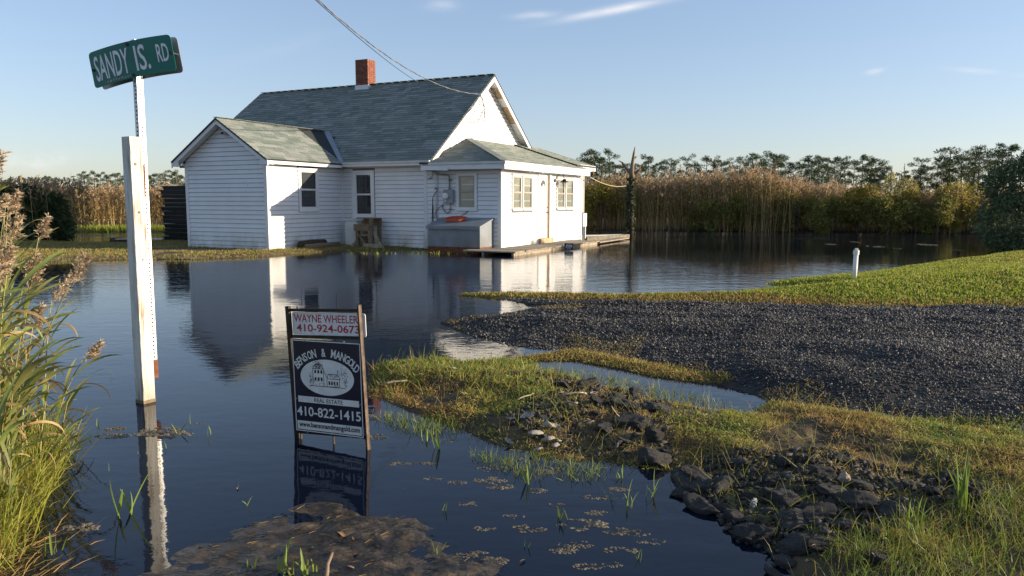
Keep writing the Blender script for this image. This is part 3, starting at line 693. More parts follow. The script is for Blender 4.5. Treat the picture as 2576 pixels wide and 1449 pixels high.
# wing fascia on the far end of the front roof
trim(FPF, 5.74, 7.13, -.06, -.035, 2.33, 2.50, 'trim', 'fascia')
mb = MB(); mb.prism([h3(-.02+.06, 7.13, 2.36), h3(2.2, 7.13, 3.02), h3(2.2, 7.13, 3.19), h3(.04, 7.13, 2.50)], (0, .02, 0)); mb.build('fascia', M['trim'], house)
mb = MB(); mb.prism([h3(.05, 5.72, 2.33), h3(2.24, 5.72, 2.98), h3(2.24, 5.72, 3.10), h3(-.29, 5.72, 2.30), h3(-.29, 5.72, 2.14)], (0, .022, 0)); mb.build('fascia', M['trim'], house)
mb = MB(); FPF.box(mb, 5.76, 6.12, -.10, -.04, .95, 2.30); mb.build('side_panel', M['alu'], house)
mb = MB(); FPF.box(mb, 5.80, 6.12, .02, .05, .50, .93); FPF.box(mb, 5.83, 6.09, .051, .056, .54, .89, 1); mb.box(-.05, .05, 6.0, 6.04, .1, .6, 1); mb.build('framed_panel', [M['trim'], M['panel_white']], house)

# chimney of single bricks
def chimney():
    a0, a1, b0, b1, z0, z1 = 6.52, 7.02, 3.18, 3.60, 4.75, 5.90
    mb = MB(); mb.box(-a1+.012, -a0-.012, b0+.012, b1-.012, z0, z1-.02); ch = mb.build('chimney', M['mortar'], house)
    L_, D_, Hh, g = .19, .095, .058, .011
    base = MB(); base.box(0, L_, 0, D_, 0, Hh); me_s = base.mesh('brick', M['brick'])
    half = MB(); half.box(0, D_, 0, L_, 0, Hh); me_h = half.mesh('brick', M['brick'])
    z = 5.11; row = 0
    nl = 3
    while z < z1:
        off = (row % 2)*(L_+g)/2
        for side in (0, 1):
            y = b0 if side == 0 else b1-D_
            x = -a1; pieces = []
            e = -a0
            first = L_ if row % 2 == 0 else L_/2
            while x < e-.03:
                w = min(first if x == -a1 else L_, e-x); pieces.append((x, w)); x += w+g
            for x_, w in pieces: link('brick', me_s, ch, (x_, y+random.uniform(-.002, .003), z), None, (w/L_, 1, 1))
        for side in (0, 1):
            x = -a1 if side == 0 else -a0-D_
            y = b0+D_+g; e = b1-D_-g; first = L_ if row % 2 else L_/2; k = 0
            while y < e-.03:
                w = min(first if k == 0 else L_, e-y); link('brick', me_h, ch, (x+random.uniform(-.003, .002), y, z), None, (1, w/L_, 1)); y += w+g; k += 1
        z += Hh+g; row += 1
    mb = MB(); mb.box(-a1-.018, -a0+.018, b0-.018, b1+.018, 4.80, 5.105); mb.build('flashing', M['trim'], ch)
chimney()

# ---- windows
def window(fr, u0, u1, z0, z1, casing=.055, frame='trim', style='hung', n0=.0, inner='trim', backing='dark_in'):
    mb = MB()
    c = casing
    for a, b, c0, c1 in ((u0, u0+c, z0, z1), (u1-c, u1, z0, z1), (u0+c, u1-c, z1-c, z1), (u0+c, u1-c, z0, z0+c)): fr.box(mb, a, b, n0+.001, n0+.034, c0, c1)
    fr.box(mb, u0-.01, u1+.01, n0+.0345, n0+.055, z0-.02, z0+.022)
    w = mb.build('window', M[frame], house)
    a0, a1, c0, c1 = u0+c, u1-c, z0+c, z1-c; mid = (c0+c1)/2
    for (zl, zh, nn) in ((c0, mid+.012, .010), (mid-.012, c1, .022)):
        s_ = .036; mb = MB()
        for a, b, p, q_ in ((a0, a0+s_, zl, zh), (a1-s_, a1, zl, zh), (a0+s_, a1-s_, zh-s_, zh), (a0+s_, a1-s_, zl, zl+s_)): fr.box(mb, a, b, n0+nn-.008, n0+nn+.008, p, q_)
        mb.build('sash', M[inner], w)
        mb = MB(); fr.box(mb, a0+s_, a1-s_, n0+nn-.003, n0+nn, zl+s_, zh-s_); mb.build('pane', M['glass'], w)
        if style == 'jal':
            mb = MB(); z_ = zl+s_+(zh-zl-2*s_)*.42; fr.box(mb, a0+s_+.01, a1-s_-.03 if nn < .02 else a1-s_-.07, n0+nn-.0065, n0+nn-.0035, z_, z_+.028); mb.build('crank_bar', M['door'], w)
    mb = MB(); fr.box(mb, a0, a1, n0-.004, n0+.0, c0, c1); mb.build('blind' if backing == 'blind' else 'dark_screen', M[backing], w)
    return w
window(FL, 3.975, 4.715, .83, 2.17, .09, n0=.004, backing='screen')
trim(FL, 4.70, 4.745, .036, .06, .78, 2.18, 'trim', 'window_trim')
mb = MB(); FL.box(mb, 3.97, 4.72, .02, .055, .755, .80); mb.build('window_sill', M['tank'], house)
window(FAS, -1.83, -1.045, 1.045, 2.19, .075, n0=.004, backing='screen')
window(FL, .684, 1.31, 1.08, 2.05, .075, n0=.004, style='jal', inner='alu', backing='blind')
for u0, u1 in ((.62, 1.20), (1.27, 1.88), (3.64, 4.26), (4.34, 4.97)):
    window(FPF, u0, u1, 1.085, 2.01, .035, n0=.004, style='jal', inner='alu', backing='blind')
    trim(FPF, u0-.02, u1+.02, .036, .05, 2.012, 2.035, 'trim', 'window_trim')
# the door
mb = MB(); FPF.box(mb, 2.33, 2.90, .004, .03, .26, 2.06)
door = mb.build('door', M['door'], house)
mb = MB()
cz, cu, rr = 1.745, 2.615, .17
poly = [FPF(cu+rr*math.cos(t_), .0305, cz+rr*1.05*math.sin(t_)) for t_ in np.linspace(0, math.pi, 17)]
mb.prism(poly, (.004, 0, 0)); mb.build('fan_light', M['screen'], door)
mb = MB()
for t_ in (45, 90, 135):
    mb.bar(FPF(cu+.05*math.cos(R(t_)), .036, cz+.05*math.sin(R(t_))), FPF(cu+rr*math.cos(R(t_)), .036, cz+rr*1.05*math.sin(R(t_))), .006, .022, up=(1, 0, 0))
mb.prism([FPF(cu+.06*math.cos(t_), .0345, cz+.06*math.sin(t_)) for t_ in np.linspace(0, math.pi, 9)], (.005, 0, 0))
mb.build('fan_bars', M['door'], door)
for z_, r_ in ((1.14, .022), (1.00, .032)):
    mb = MB(); mb.tube([FPF(2.865, .03, z_), FPF(2.865, .045, z_), FPF(2.865, .075, z_)], [r_*.7, r_*.5, r_], 10); mb.build('door_knob', M['brass'], door, True)
mb = MB(); FPF.box(mb, 2.905, 3.075, -.06, .004, .14, 2.07); mb.build('door_jamb', M['old_wood'], house)
mb = MB(); FPF.box(mb, 3.08, 3.19, .002, .04, .10, 2.11); FPF.box(mb, 2.285, 2.325, .002, .04, .10, 2.11); FPF.box(mb, 2.325, 3.08, .002, .038, 2.065, 2.11); mb.build('door_frame', M['door'], house)
mb = MB(); FPF.box(mb, 2.30, 3.19, .02, .12, .105, .25); mb.build('door_sill', M['bare_wood'], house)
# wall lantern
mb = MB(); mb.tube([FPF(3.47, .017, 1.93), FPF(3.47, .05, 1.93)], [.055, .045], 12)
lan = mb.build('wall_lantern', M['dark_metal'], house, True)
pth = [FPF(3.47+.30*(i/12), .05+.15*math.sin(math.pi*min(1, i/10)*.5), 1.95+.20*math.sin(math.pi*(i/12)**.8*.92)) for i in range(13)]
pth += [FPF(3.77, .20, 1.985)]
mb = MB(); mb.tube(pth, .011, 8); mb.build('lamp_arm', M['dark_metal'], lan, True)
cx, cy, _ = FPF(3.77, .20, 0)
mb = MB(); mb.lathe([(.02, 1.985), (.05, 1.96), (.07, 1.925), (.135, 1.89), (.14, 1.88), (.09, 1.878)], (cx, cy, 0), 18); mb.build('lamp_shade', M['dark_metal'], lan, True)
mb = MB(); mb.lathe([(.068, 1.876), (.07, 1.80), (.055, 1.73), (.02, 1.71)], (cx, cy, 0), 14); mb.build('lamp_globe', M['glass'], lan, True)
mb = MB()
for z_ in (1.85, 1.80): mb.lathe([(.078, z_), (.082, z_+.004), (.078, z_+.008), (.07, z_+.004)], (cx, cy, 0), 14)
mb.build('lamp_cage', M['dark_metal'], lan)
# meter, conduit, awning, floodlight
mb = MB(); FL.box(mb, 1.37, 1.66, .018, .12, 1.26, 1.62); meter = mb.build('electric_meter', M['meter_grey'], house)
mb = MB(); mb.tube([FL(1.575, .12, 1.45), FL(1.575, .15, 1.45), FL(1.575, .20, 1.45), FL(1.575, .205, 1.45)], [.085, .085, .075, .05], 18); mb.build('meter_dial', M['panel_white'], meter, True)
mb = MB(); FL.box(mb, 1.575, 1.645, .121, .125, 1.30, 1.36); mb.build('meter_tag', M['sign_white'], meter)
mb = MB(); FL.box(mb, 1.605, 1.62, .1255, .127, 1.315, 1.35); mb.build('tag_print', M['ink'], meter)
mb = MB(); mb.tube([FL(1.50, .06, 1.62), FL(1.50, .06, 1.68)], [.05, .035], 12); mb.build('hub', M['conduit'], meter, True)
mb = MB()
mb.tube([FL(1.50, .06, 1.68), FL(1.50, .06, 1.92), FL(1.53, .06, 1.99), FL(1.60, .06, 2.015), FL(1.80, .06, 2.02), FL(1.95, .06, 2.07), FL(2.05, .06, 2.16)], .022, 10)
mb.build('conduit', M['conduit'], house, True); mb = MB()
mb.tube([FL(1.48, .06, 1.26), FL(1.48, .06, 1.12), FL(1.50, .06, 1.04), FL(1.56, .06, 1.0), FL(1.63, .06, 1.02), FL(1.70, .06, 1.10), FL(1.74, .06, 1.20), FL(1.70, .06, 1.24)], .017, 10)
mb.build('conduit', M['conduit'], house, True)
mb = MB(); mb.tube([FL(1.895, .04, 2.10), FL(1.90, .04, .80)], .013, 8); mb.tube([FL(1.94, .04, 2.10), FL(1.94, .04, .85)], .009, 8); mb.build('drain_pipe', M['trim'], house, True)
mb = MB(); mb.tube([FL(2.09, .03, 1.98), FL(2.12, .05, 1.92), FL(2.2, .05, 1.90), FL(2.05, .05, 1.93), FL(2.02, .05, 2.02), FL(2.05, .04, 2.12)], .007, 6)
mb.tube([FL(1.70, .05, 1.20), FL(1.85, .05, 1.14), FL(1.95, .05, 1.0), FL(2.0, .05, .86)], .007, 6); mb.build('loose_cable', M['dark_metal'], house, True)
for u_, z_ in ((1.495, 1.86), (1.49, 1.09)):
    mb = MB(); FL.box(mb, u_-.05, u_+.03, .018, .085, z_, z_+.02); mb.build('pipe_clamp', M['ink'], house)
mb = MB()
mb.prism([FL(2.13, .46, 2.145), FL(1.32, .46, 2.12), FL(1.05, .10, 2.235), FL(2.24, .02, 2.225)], (0, 0, .018))
mb.box8([FL(2.13, .44, 2.13), FL(1.32, .44, 2.10), FL(1.32, .465, 2.10), FL(2.13, .465, 2.13), FL(2.13, .44, 2.235), FL(1.32, .44, 2.20), FL(1.32, .465, 2.20), FL(2.13, .465, 2.235)])
mb.build('awning', M['trim'], house)
mb = MB(); FAG.box(mb, 6.40, 6.55, .02, .04, 3.045, 3.10)
fl_ = mb.build('floodlight', M['dull_trim'], house)
mb = MB(); mb.tube([FAG(6.44, .04, 3.07), FAG(6.44, .09, 3.05)], .012, 8); FAG.box(mb, 6.36, 6.50, .09, .16, 3.0, 3.075); mb.build('lamp_body', M['dull_trim'], fl_)
mb = MB(); FAG.box(mb, 6.375, 6.485, .1605, .163, 3.01, 3.065); mb.build('lamp_lens', M['dark_in'], fl_)
# a few dark specks of missing siding nails on the annex gable
mb = MB()
for u_, z_ in ((6.45, 1.18), (5.75, 1.72), (5.6, .42), (6.9, .36), (6.3, .28), (7.2, .30), (5.9, .22)): FAG.box(mb, u_, u_+.018, .0175, .021, z_, z_+.014)
mb.build('nail_hole', M['dark_in'], house)

# ------------------------------------------------------------------ things round the house
def hthing(name, label, cat, a, b, z=0, group=None): return thing(name, label, cat, tuple(hw(a, b, z)), -YAW, group)
def hb(mb, name, mat, t, a, b, z=0, smooth=False): return mb.build(name, mat if not isinstance(mat, str) else M[mat], t, smooth, (-a, b, z))
# cellar box with sloping lid
t = hthing('cellar_hatch', 'grey painted cellar hatch box with sloping lid below the electric meter', 'hatch', 1.0, -.4, 0)
P = [hl(1.74, -.76, -.12), hl(.20, -.76, -.12), hl(.20, -.03, -.12), hl(1.74, -.03, -.12), hl(1.74, -.76, .655), hl(.20, -.76, .655), hl(.20, -.03, .85), hl(1.74, -.03, .85)]
mb = MB(); mb.box8(P); hb(mb, 'body', M['grey_paint'], t, 1.0, -.4)
mb = MB(); mb.box8([hl(1.77, -.80, .655), hl(.17, -.80, .655), hl(.17, -.03, .855), hl(1.77, -.03, .855), hl(1.77, -.80, .685), hl(.17, -.80, .685), hl(.17, -.03, .885), hl(1.77, -.03, .885)])
mb.box8([hl(1.77, -.815, .60), hl(.17, -.815, .60), hl(.17, -.80, .60), hl(1.77, -.80, .60), hl(1.77, -.815, .68), hl(.17, -.815, .68), hl(.17, -.80, .68), hl(1.77, -.80, .68)]); hb(mb, 'lid', M['grey_paint'], t, 1.0, -.4)
mb = MB(); mb.box(-1.745, -.195, -.766, -.03, -.13, .15); hb(mb, 'rust_band', M['rust'], t, 1.0, -.4)
mb = MB(); mb.box(-1.0, -.82, -.835, -.815, .62, .635); mb.box(-1.0, -.985, -.835, -.815, .61, .645); mb.box(-.835, -.82, -.835, -.815, .61, .645); hb(mb, 'handle', M['conduit'], t, 1.0, -.4)
# orange cord coil on it
t = hthing('extension_cord', 'orange extension cord coiled on the grey hatch lid', 'cord', 1.15, -.30, .80)
mb = MB(); pts = []
for i in range(150):
    th = i*.42; r_ = .21+.035*math.sin(i*.31)+random.uniform(-.012, .012)
    x, y = r_*math.cos(th)*1.25, r_*math.sin(th)*.8; pts.append((-1.15+x, -.34+y, .702+(-.34+y+.80)*.26+.012+.0003*i+random.uniform(0, .008)))
mb.tube(pts, .010, 6); hb(mb, 'coil', M['orange_cord'], t, 1.15, -.30, .80, True)
mb = MB(); mb.tube([hl(1.18, -.12, .90), hl(1.12, -.05, .95), hl(.98, -.03, 1.03), hl(.94, -.028, 1.11)], .007, 6); hb(mb, 'lead', M['dark_metal'], t, 1.15, -.30, .80, True)
# crook
t = hthing('plant_hook', 'tall black iron plant hook leaning on the wall by the hatch', 'hook', 2.03, -.12, .0)
mb = MB(); mb.tube([hl(2.04, -.14, 0), hl(2.0, -.10, 1.40), hl(1.97, -.10, 1.46), hl(1.87, -.10, 1.58), hl(1.85, -.10, 1.63), hl(1.87, -.10, 1.665), hl(1.91, -.10, 1.66), hl(1.94, -.10, 1.62)], .012, 8)
mb.tube([hl(1.96, -.16, 0), hl(1.99, -.10, 1.2)], .010, 8); hb(mb, 'shaft', M['dark_metal'], t, 2.03, -.12, 0, True)
# white tank and the wooden steps under the window
t = hthing('water_tank', 'mossy white storage tank against the wall behind the wooden stand', 'tank', 4.58, -.20)
mb = MB(); prof = [(.02, 0), (.14, .0), (.155, .02), (.155, .72), (.135, .765), (.0, .79)]
mb.box8([hl(4.80, -.34, .02), hl(4.37, -.34, .02), hl(4.37, -.05, .02), hl(4.80, -.05, .02), hl(4.79, -.33, .76), hl(4.38, -.33, .76), hl(4.38, -.06, .76), hl(4.79, -.06, .76)])
o_ = hb(mb, 'body', M['tank'], t, 4.58, -.2); bv = o_.modifiers.new('b', 'BEVEL'); bv.width = .035; bv.segments = 3
mb = MB(); mb.box(-4.81, -4.36, -.352, -.04, .755, .79); o_ = hb(mb, 'lid', M['tank'], t, 4.58, -.2); bv = o_.modifiers.new('b', 'BEVEL'); bv.width = .012; bv.segments = 2
t = hthing('wooden_stand', 'old wooden stair stand with diagonal braces under the long wall window', 'stand', 3.95, -.5)
def stick_(name, a, b, w, h_, mat='old_wood'): 
    mb = MB(); mb.bar(hl(*a), hl(*b), w, h_); hb(mb, name, mat, t, 3.95, -.5)
stick_('upright', (4.17, -.55, .03), (4.17, -.55, .66), .09, .09); stick_('upright', (3.70, -.55, .03), (3.70, -.55, .84), .10, .09)
stick_('upright', (4.17, -.20, .03), (4.17, -.20, .84), .09, .09); stick_('upright', (3.70, -.20, .03), (3.70, -.20, .84), .09, .09)
stick_('board', (4.21, -.22, .75), (3.60, -.22, .75), .04, .20); stick_('board', (4.25, -.615, .59), (3.73, -.615, .59), .03, .18); stick_('board', (4.2, -.40, .845), (3.62, -.40, .845), .30, .03)
stick_('shelf', (4.22, -.52, .375), (3.72, -.52, .385), .18, .03, 'grey_wood'); stick_('brace', (4.08, -.58, .36), (3.86, -.58, .08), .05, .06); stick_('brace', (3.66, -.52, .48), (3.42, -.56, .13), .06, .08, 'grey_wood')
stick_('brace', (4.2, -.55, .22), (4.36, -.60, .05), .07, .07, 'grey_wood'); stick_('skid', (3.92, -.62, .10), (3.28, -.62, .10), .10, .11, 'grey_wood')
# two logs by the annex
t = hthing('log', 'black wrapped log lying along the annex wall, upper of two', 'log', 5.0, -1.6, .1)
mb = MB(); mb.tube([hl(4.88, -2.08, .17), hl(4.87, -1.6, .18), hl(4.86, -1.12, .18)], [.095, .10, .09], 12); hb(mb, 'trunk', M['snag_dark'], t, 5.0, -1.6, .1, True)
t = hthing('log', 'brown weathered log lying on the grass in front of the black log', 'log', 4.8, -1.5, .1)
mb = MB(); mb.tube([hl(4.70, -2.05, .10), hl(4.68, -1.5, .11), hl(4.66, -.78, .11)], [.08, .085, .08], 12); hb(mb, 'trunk', M['old_wood'], t, 4.8, -1.5, .1, True)
# boardwalk of planks
t = hthing('boardwalk', 'weathered plank boardwalk floating along the porch front', 'boardwalk', -.5, 2.5, .05)
mb = MB(); mb.box(.10, .16, -1.22, 4.6, -.06, .075); mb.box(.92, .98, -1.22, 4.6, -.06, .075); hb(mb, 'stringer', M['grey_wood'], t, -.5, 2.5, .05)
y = -1.25
while y < 4.6:
    w = random.uniform(.13, .15); mb = MB(); e = random.uniform(-.015, .02); x0 = .02 if y > -.05 else -.42
    mb.box(x0, 1.03+e, y, y+w-.008, .078+random.uniform(0, .006), .108+random.uniform(0, .006)); hb(mb, 'plank', M['grey_wood'], t, -.5, 2.5, .05); y += w
t = hthing('floating_boards', 'section of boardwalk drifting past the right end of the porch', 'boardwalk', -.8, 6.3, .03)
for k in range(6):
    mb = MB(); x = .62+k*.075; mb.bar((x, 4.72, .035+.004*k), (x-.05, 7.9+random.uniform(-.2, .2), .055), .068, .03); hb(mb, 'plank', M['grey_wood'], t, -.8, 6.3, .03)
t = hthing('floating_beam', 'squared timber floating on the water behind the drifting boards', 'timber', -.1, 7.4, .03)
mb = MB(); mb.bar(hl(.15, 6.6, .05), hl(-.72, 8.5, .10), .14, .12); hb(mb, 'beam', M['grey_wood'], t, -.1, 7.4, .03)
t = hthing('floating_plank', 'pale plank floating by the reeds right of the porch', 'plank', .5, 9.0, .02)
mb = MB(); mb.bar(hl(1.6, 9.0, .03), hl(.2, 10.6, .04), .22, .05); hb(mb, 'board', M['dull_trim'], t, .5, 9.0, .02)
t = hthing('floating_plank', 'narrow grey plank afloat between the porch corner and the pale plank', 'plank', .5, 7.5, .02)
mb = MB(); mb.bar(hl(.9, 7.4, .02), hl(.0, 8.6, .03), .12, .04); hb(mb, 'board', M['grey_wood'], t, .5, 7.5, .02)

# ---- lettering
def text_mesh(s, bold=0.0):
    cu_ = bpy.data.curves.new('text', 'FONT'); cu_.body = s; cu_.size = 1; cu_.offset = bold; cu_.resolution_u = 3
    o = bpy.data.objects.new('text', cu_); COL.objects.link(o)
    dg = bpy.context.evaluated_depsgraph_get(); me = bpy.data.meshes.new_from_object(o.evaluated_get(dg))
    bpy.data.objects.remove(o); bpy.data.curves.remove(cu_)
    v = np.empty(len(me.vertices)*3, np.float32); me.vertices.foreach_get('co', v); v = v.reshape(-1, 3)
    return me, v
def lettering(name, s, mat, parent, x0, x1, z0, z1, y, bold=.0, shear=0.0, thick=0):
    """lettering on the plane y of a sign whose face looks towards -y; stretched to the box x0..x1, z0..z1"""
    me, v = text_mesh(s, bold); lo, hi = v.min(0), v.max(0)
    X = x0+(v[:, 0]-lo[0])/(hi[0]-lo[0])*(x1-x0); Z = z0+(v[:, 1]-lo[1])/(hi[1]-lo[1])*(z1-z0)
    me.vertices.foreach_set('co', np.stack([X, np.full(len(X), y), Z+shear*(X-x0)], 1).astype(np.float32).ravel())
    me.materials.clear(); me.materials.append(mat); me.update(); me.name = name
    return link(name, me, parent)

t = hthing('yard_sign', 'small dark blue alarm company yard sign in the water by the boardwalk', 'sign', -1.39, 1.25, 0)
t.rotation_euler = (R(-4), R(3), R(-6))
mb = MB(); mb.box(-.118, .118, -.004, .004, .03, .205); o_ = mb.build('panel', M['navy'], t)
mb = MB(); mb.tube([(0, .008, -.2), (0, .008, .2)], .006, 6); mb.build('stake', M['dark_metal'], t)
lettering('lettering', 'ASG', M['sign_white'], t, -.082, .09, .115, .168, -.0048, .03)
lettering('lettering', 'SECURITY', M['sign_white'], t, -.085, .085, .078, .098, -.0048, .02)
mb = MB(); mb.box(-.05, .05, -.0050, -.0042, .052, .058); mb.box(-.07, .03, -.0050, -.0042, .185, .189); mb.build('print', M['sign_white'], t)

# ---- stacked black crates left of the annex
def crate_mesh(seed):
    r_ = random.Random(seed); mb = MB()
    Lh, Dh = .78, .55
    mb.box8([(-Lh*.90, -Dh*.92, 0), (Lh*.90, -Dh*.92, 0), (Lh*.9, Dh*.92, 0), (-Lh*.9, Dh*.92, 0), (-Lh*.93, -Dh*.95, .10), (Lh*.93, -Dh*.95, .10), (Lh*.93, Dh*.95, .10), (-Lh*.93, Dh*.95, .10)])
    mb.box(-Lh, Lh, -Dh, Dh, .102, .125)
    mb.box8([(-Lh-.06, -Dh*.6, .108), (-Lh, -Dh*.6, .106), (-Lh, Dh*.6, .106), (-Lh-.06, Dh*.6, .108), (-Lh-.08, -Dh*.6, .135), (-Lh, -Dh*.6, .120), (-Lh, Dh*.6, .120), (-Lh-.08, Dh*.6, .135)])
    return mb.mesh('crate', M['black'])
crates = [crate_mesh(k) for k in range(3)]
cb = np.array([-10.20, 24.4])
ncr = 13
NTH = ['bottom', 'second', 'third', 'fourth', 'fifth', 'sixth', 'seventh', 'eighth', 'ninth', 'tenth', 'eleventh', 'twelfth', 'top']
for k in range(ncr):
    o = link('crate', crates[k % 3], None, (cb[0]+random.uniform(-.05, .05), cb[1]+random.uniform(-.03, .03), .075+k*.132), (random.uniform(-.012, .012), random.uniform(-.012, .012), R(-24)+random.uniform(-.06, .06)))
    lab = 'black plastic tray, %s of the tall stack beside the annex' % ('lowest' if k == 0 else 'topmost' if k == 12 else NTH[k]+' from the bottom')
    tag(o, lab, 'tray', 'black trays stacked beside the annex')
t = thing('black_box', 'small black box on top of the black tray stack', 'box', (cb[0]+.36, cb[1]-.1, .075+13*.132), R(-20))
mb = MB(); mb.box(-.13, .13, -.1, .1, 0, .13); mb.build('body', M['black'], t)
mb = MB(); mb.box(-.15, .15, -.12, .12, .131, .15); mb.build('lid', M['black'], t)
p_ = at(315, 611, .08)
t = thing('flat_tray', 'single flat black tray lying on the ground left of the tray stack', 'tray', tuple(p_), R(8))
mb = MB(); mb.box(-.38, .38, -.25, .25, 0, .03); mb.box(-.36, .36, -.23, .23, .03, .07); mb.build('body', M['black'], t)
mb = MB(); mb.box(-.37, -.34, -.2, .2, .07, .12); mb.build('lip', M['black'], t)
p_ = at(394, 605, .10)
t = thing('white_board', 'short white board on the ground at the foot of the tray stack', 'board', tuple(p_), R(-4))
mb = MB(); mb.box(-.22, .2, -.06, .06, 0, .035); mb.build('board', M['tank'], t)

# ------------------------------------------------------------------ signs in the foreground
t = thing('wooden_post', 'square wooden post with peeling white paint standing in the water', 'post', (-2.385, 4.84, 0), R(-30.7+90))
hw_ = .042
mb = MB(); mb.box(-hw_, hw_, -hw_, hw_, -.4, 1.70); o_ = mb.build('post', M['post_wood'], t); bv = o_.modifiers.new('b', 'BEVEL'); bv.width = .004; bv.segments = 2
mb = MB(); mb.box(-hw_-.001, hw_+.001, -hw_-.001, hw_+.001, -.05, .022); mb.build('wet_foot', M['old_wood'], t)
for k in range(3):
    mb = MB(); mb.tube([(-.012+.008*k, -hw_-.0005, 1.53-.30*k), (-.012+.008*k, -hw_-.0015, 1.53-.30*k)], .010-.002*k, 10); mb.build('knot', M['old_wood'], t)
SY = R(-30.7+90)
back = np.array([.51, .86]); pp = np.array([-2.385, 4.84]) + back*(.042+.021)
t = thing('street_sign', 'bent green street name sign on a perforated steel post', 'sign', (pp[0], pp[1], 0), SY)
hs = .0205
mb = MB(); mb.box(-hs, hs, -hs, hs, .27, 2.30); mb.build('post', M['galv'], t)
mb = MB()
for fx, fy in ((0, -1), (-1, 0), (1, 0), (0, 1)):
    z = .29
    while z < 2.28:
        c = [(fx*(hs+.0006)+(fy != 0)*.0062*math.cos(a), fy*(hs+.0006)+(fx != 0)*.0062*math.cos(a), z+.0062*math.sin(a)) for a in np.linspace(0, 2*math.pi, 9)[:-1]]
        mb.add(c, [tuple(range(8))]); z += .0254
tag(mb.build('punched_holes', M['hole'], t), kind='stuff')
mb = MB(); mb.box(-hs-.002, hs+.002, -hs-.002, hs+.002, .15, .269); mb.build('rusty_stub', M['rust'], t)
mb = MB(); mb.box(-hs-.0012, hs*.2, -hs-.0012, -hs, 1.42, 1.53); mb.box(-hs*.5, 0, -hs-.0012, -hs, 1.33, 1.42); mb.build('rust_streak', M['rust'], t)
# two blades back to back, both bowed and tipped to the left
BY = R(-100+90) - SY
def blade_pt(s, z, n):
    x = s*.96-.012; bow = -.20*x*x
    yy = -.045-n-bow
    ct, st = math.cos(R(9.4)), math.sin(R(9.4))
    xs_, zs_ = x*ct-z*st, x*st+z*ct
    zs_ += -.13*x*x+.010
    cb_, sb_ = math.cos(BY), math.sin(BY)
    return (xs_*cb_-yy*sb_, xs_*sb_+yy*cb_, 2.165+zs_)
def blade(name, n, mat, th=.0025, w=.605, h=.222):
    mb = MB(); K = 24; r_ = .022
    def edge(s):   # rounded corners
        d = max(0, abs(s)-(w/2-r_)); return h/2-(r_-math.sqrt(max(0, r_*r_-d*d)))
    vs = []; fs = []
    ss = [-w/2+w*(1-math.cos(math.pi*i/K))/2 for i in range(K+1)]
    for s in ss:
        e = edge(s)
        for nn, zz in ((n+th, -e), (n+th, e), (n, e), (n, -e)): vs.append(blade_pt(s, zz, nn))
    for i in range(K):
        for j in range(4): fs.append((i*4+j, i*4+(j+1) % 4, (i+1)*4+(j+1) % 4, (i+1)*4+j))
    fs += [(0, 1, 2, 3), (K*4+3, K*4+2, K*4+1, K*4)]
    mb.add(vs, fs); return mb.build(name, mat, t)
bl = blade('blade', 0, M['sign_green']); bk = blade('blade', -.070, M['sign_back']); bk['label'] = 'back blade showing its bare metal side'
def on_blade(name, s, x0, x1, z0, z1, bold, shear=0):
    me, v = text_mesh(s, bold); lo, hi = v.min(0), v.max(0)
    bm = bmesh.new(); bm.from_mesh(me); bm.to_mesh(me); bm.free()
    X = x0+(v[:, 0]-lo[0])/(hi[0]-lo[0])*(x1-x0); Z = z0+(v[:, 1]-lo[1])/(hi[1]-lo[1])*(z1-z0)
    P = np.array([blade_pt(a, b, .0032) for a, b in zip(X, Z)], np.float32); me.vertices.foreach_set('co', P.ravel())
    me.materials.clear(); me.materials.append(M['sign_white']); me.update(); link(name, me, bl)
on_blade('lettering', 'SANDY', -.272, -.012, -.078, .078, .010)
on_blade('lettering', 'IS.', .036, .138, -.078, .078, .010)
on_blade('lettering', 'RD', .192, .272, -.046, .062, .010)
for s, z in ((-.285, .0), (-.0, .094), (.288, .0), (-.0, -.094)):
    mb = MB(); mb.tube([blade_pt(s, z, .003), blade_pt(s, z, .010)], .010, 10); mb.build('bolt', M['dark_metal'], bl)
for s in (-.285, .288):
    mb = MB(); mb.tube([blade_pt(s, 0, -.002), blade_pt(s, 0, -.068)], .006, 8); mb.build('spacer_bolt', M['chrome'], bk)
mb = MB()
for k in range(9):
    s = -.20+.022*k; mb.add([blade_pt(s, -.104+random.uniform(0, .012), .0031), blade_pt(s+.016, -.098, .0031), blade_pt(s+.010, -.090+random.uniform(0, .01), .0031)], [(0, 1, 2)])
mb.build('paint_chip', M['sign_back'], bl)

# estate agent's sign
tdir = np.array([.923, -.386])
t = thing('estate_sign', 'navy and white real estate sign in an iron frame standing in the water', 'sign', (-1.19, 4.08, 0), math.atan2(tdir[1], tdir[0]))
t.rotation_euler = (0, R(-2.9), math.atan2(tdir[1], tdir[0]))
mb = MB(); mb.bar((.008, 0, -.4), (.008, 0, .735), .022, .022); mb.build('stake', M['frame_iron'], t)
mb = MB(); mb.bar((.468, -.002, -.4), (.468, -.002, .745), .005, .026); mb.bar((.478, -.013, -.4), (.478, -.013, .745), .024, .004); mb.build('stake', M['frame_worn'], t)
for z in (.715, .570, .040):
    mb = MB(); mb.bar((.019, 0, z), (.466, 0, z), .010, .016); mb.build('crossbar', M['frame_iron'], t)
mb = MB(); mb.tube([(.326, 0, .715), (.327, .002, .80)], .0022, 5); mb.tube([(.07, 0, .72), (.07, 0, .735)], .004, 6); mb.build('wire', M['dark_metal'], t)
for x in (.035, .25):
    mb = MB(); mb.tube([(x, 0, -.05), (x, 0, .04)], .006, 6); mb.build('stub', M['frame_worn'], t)
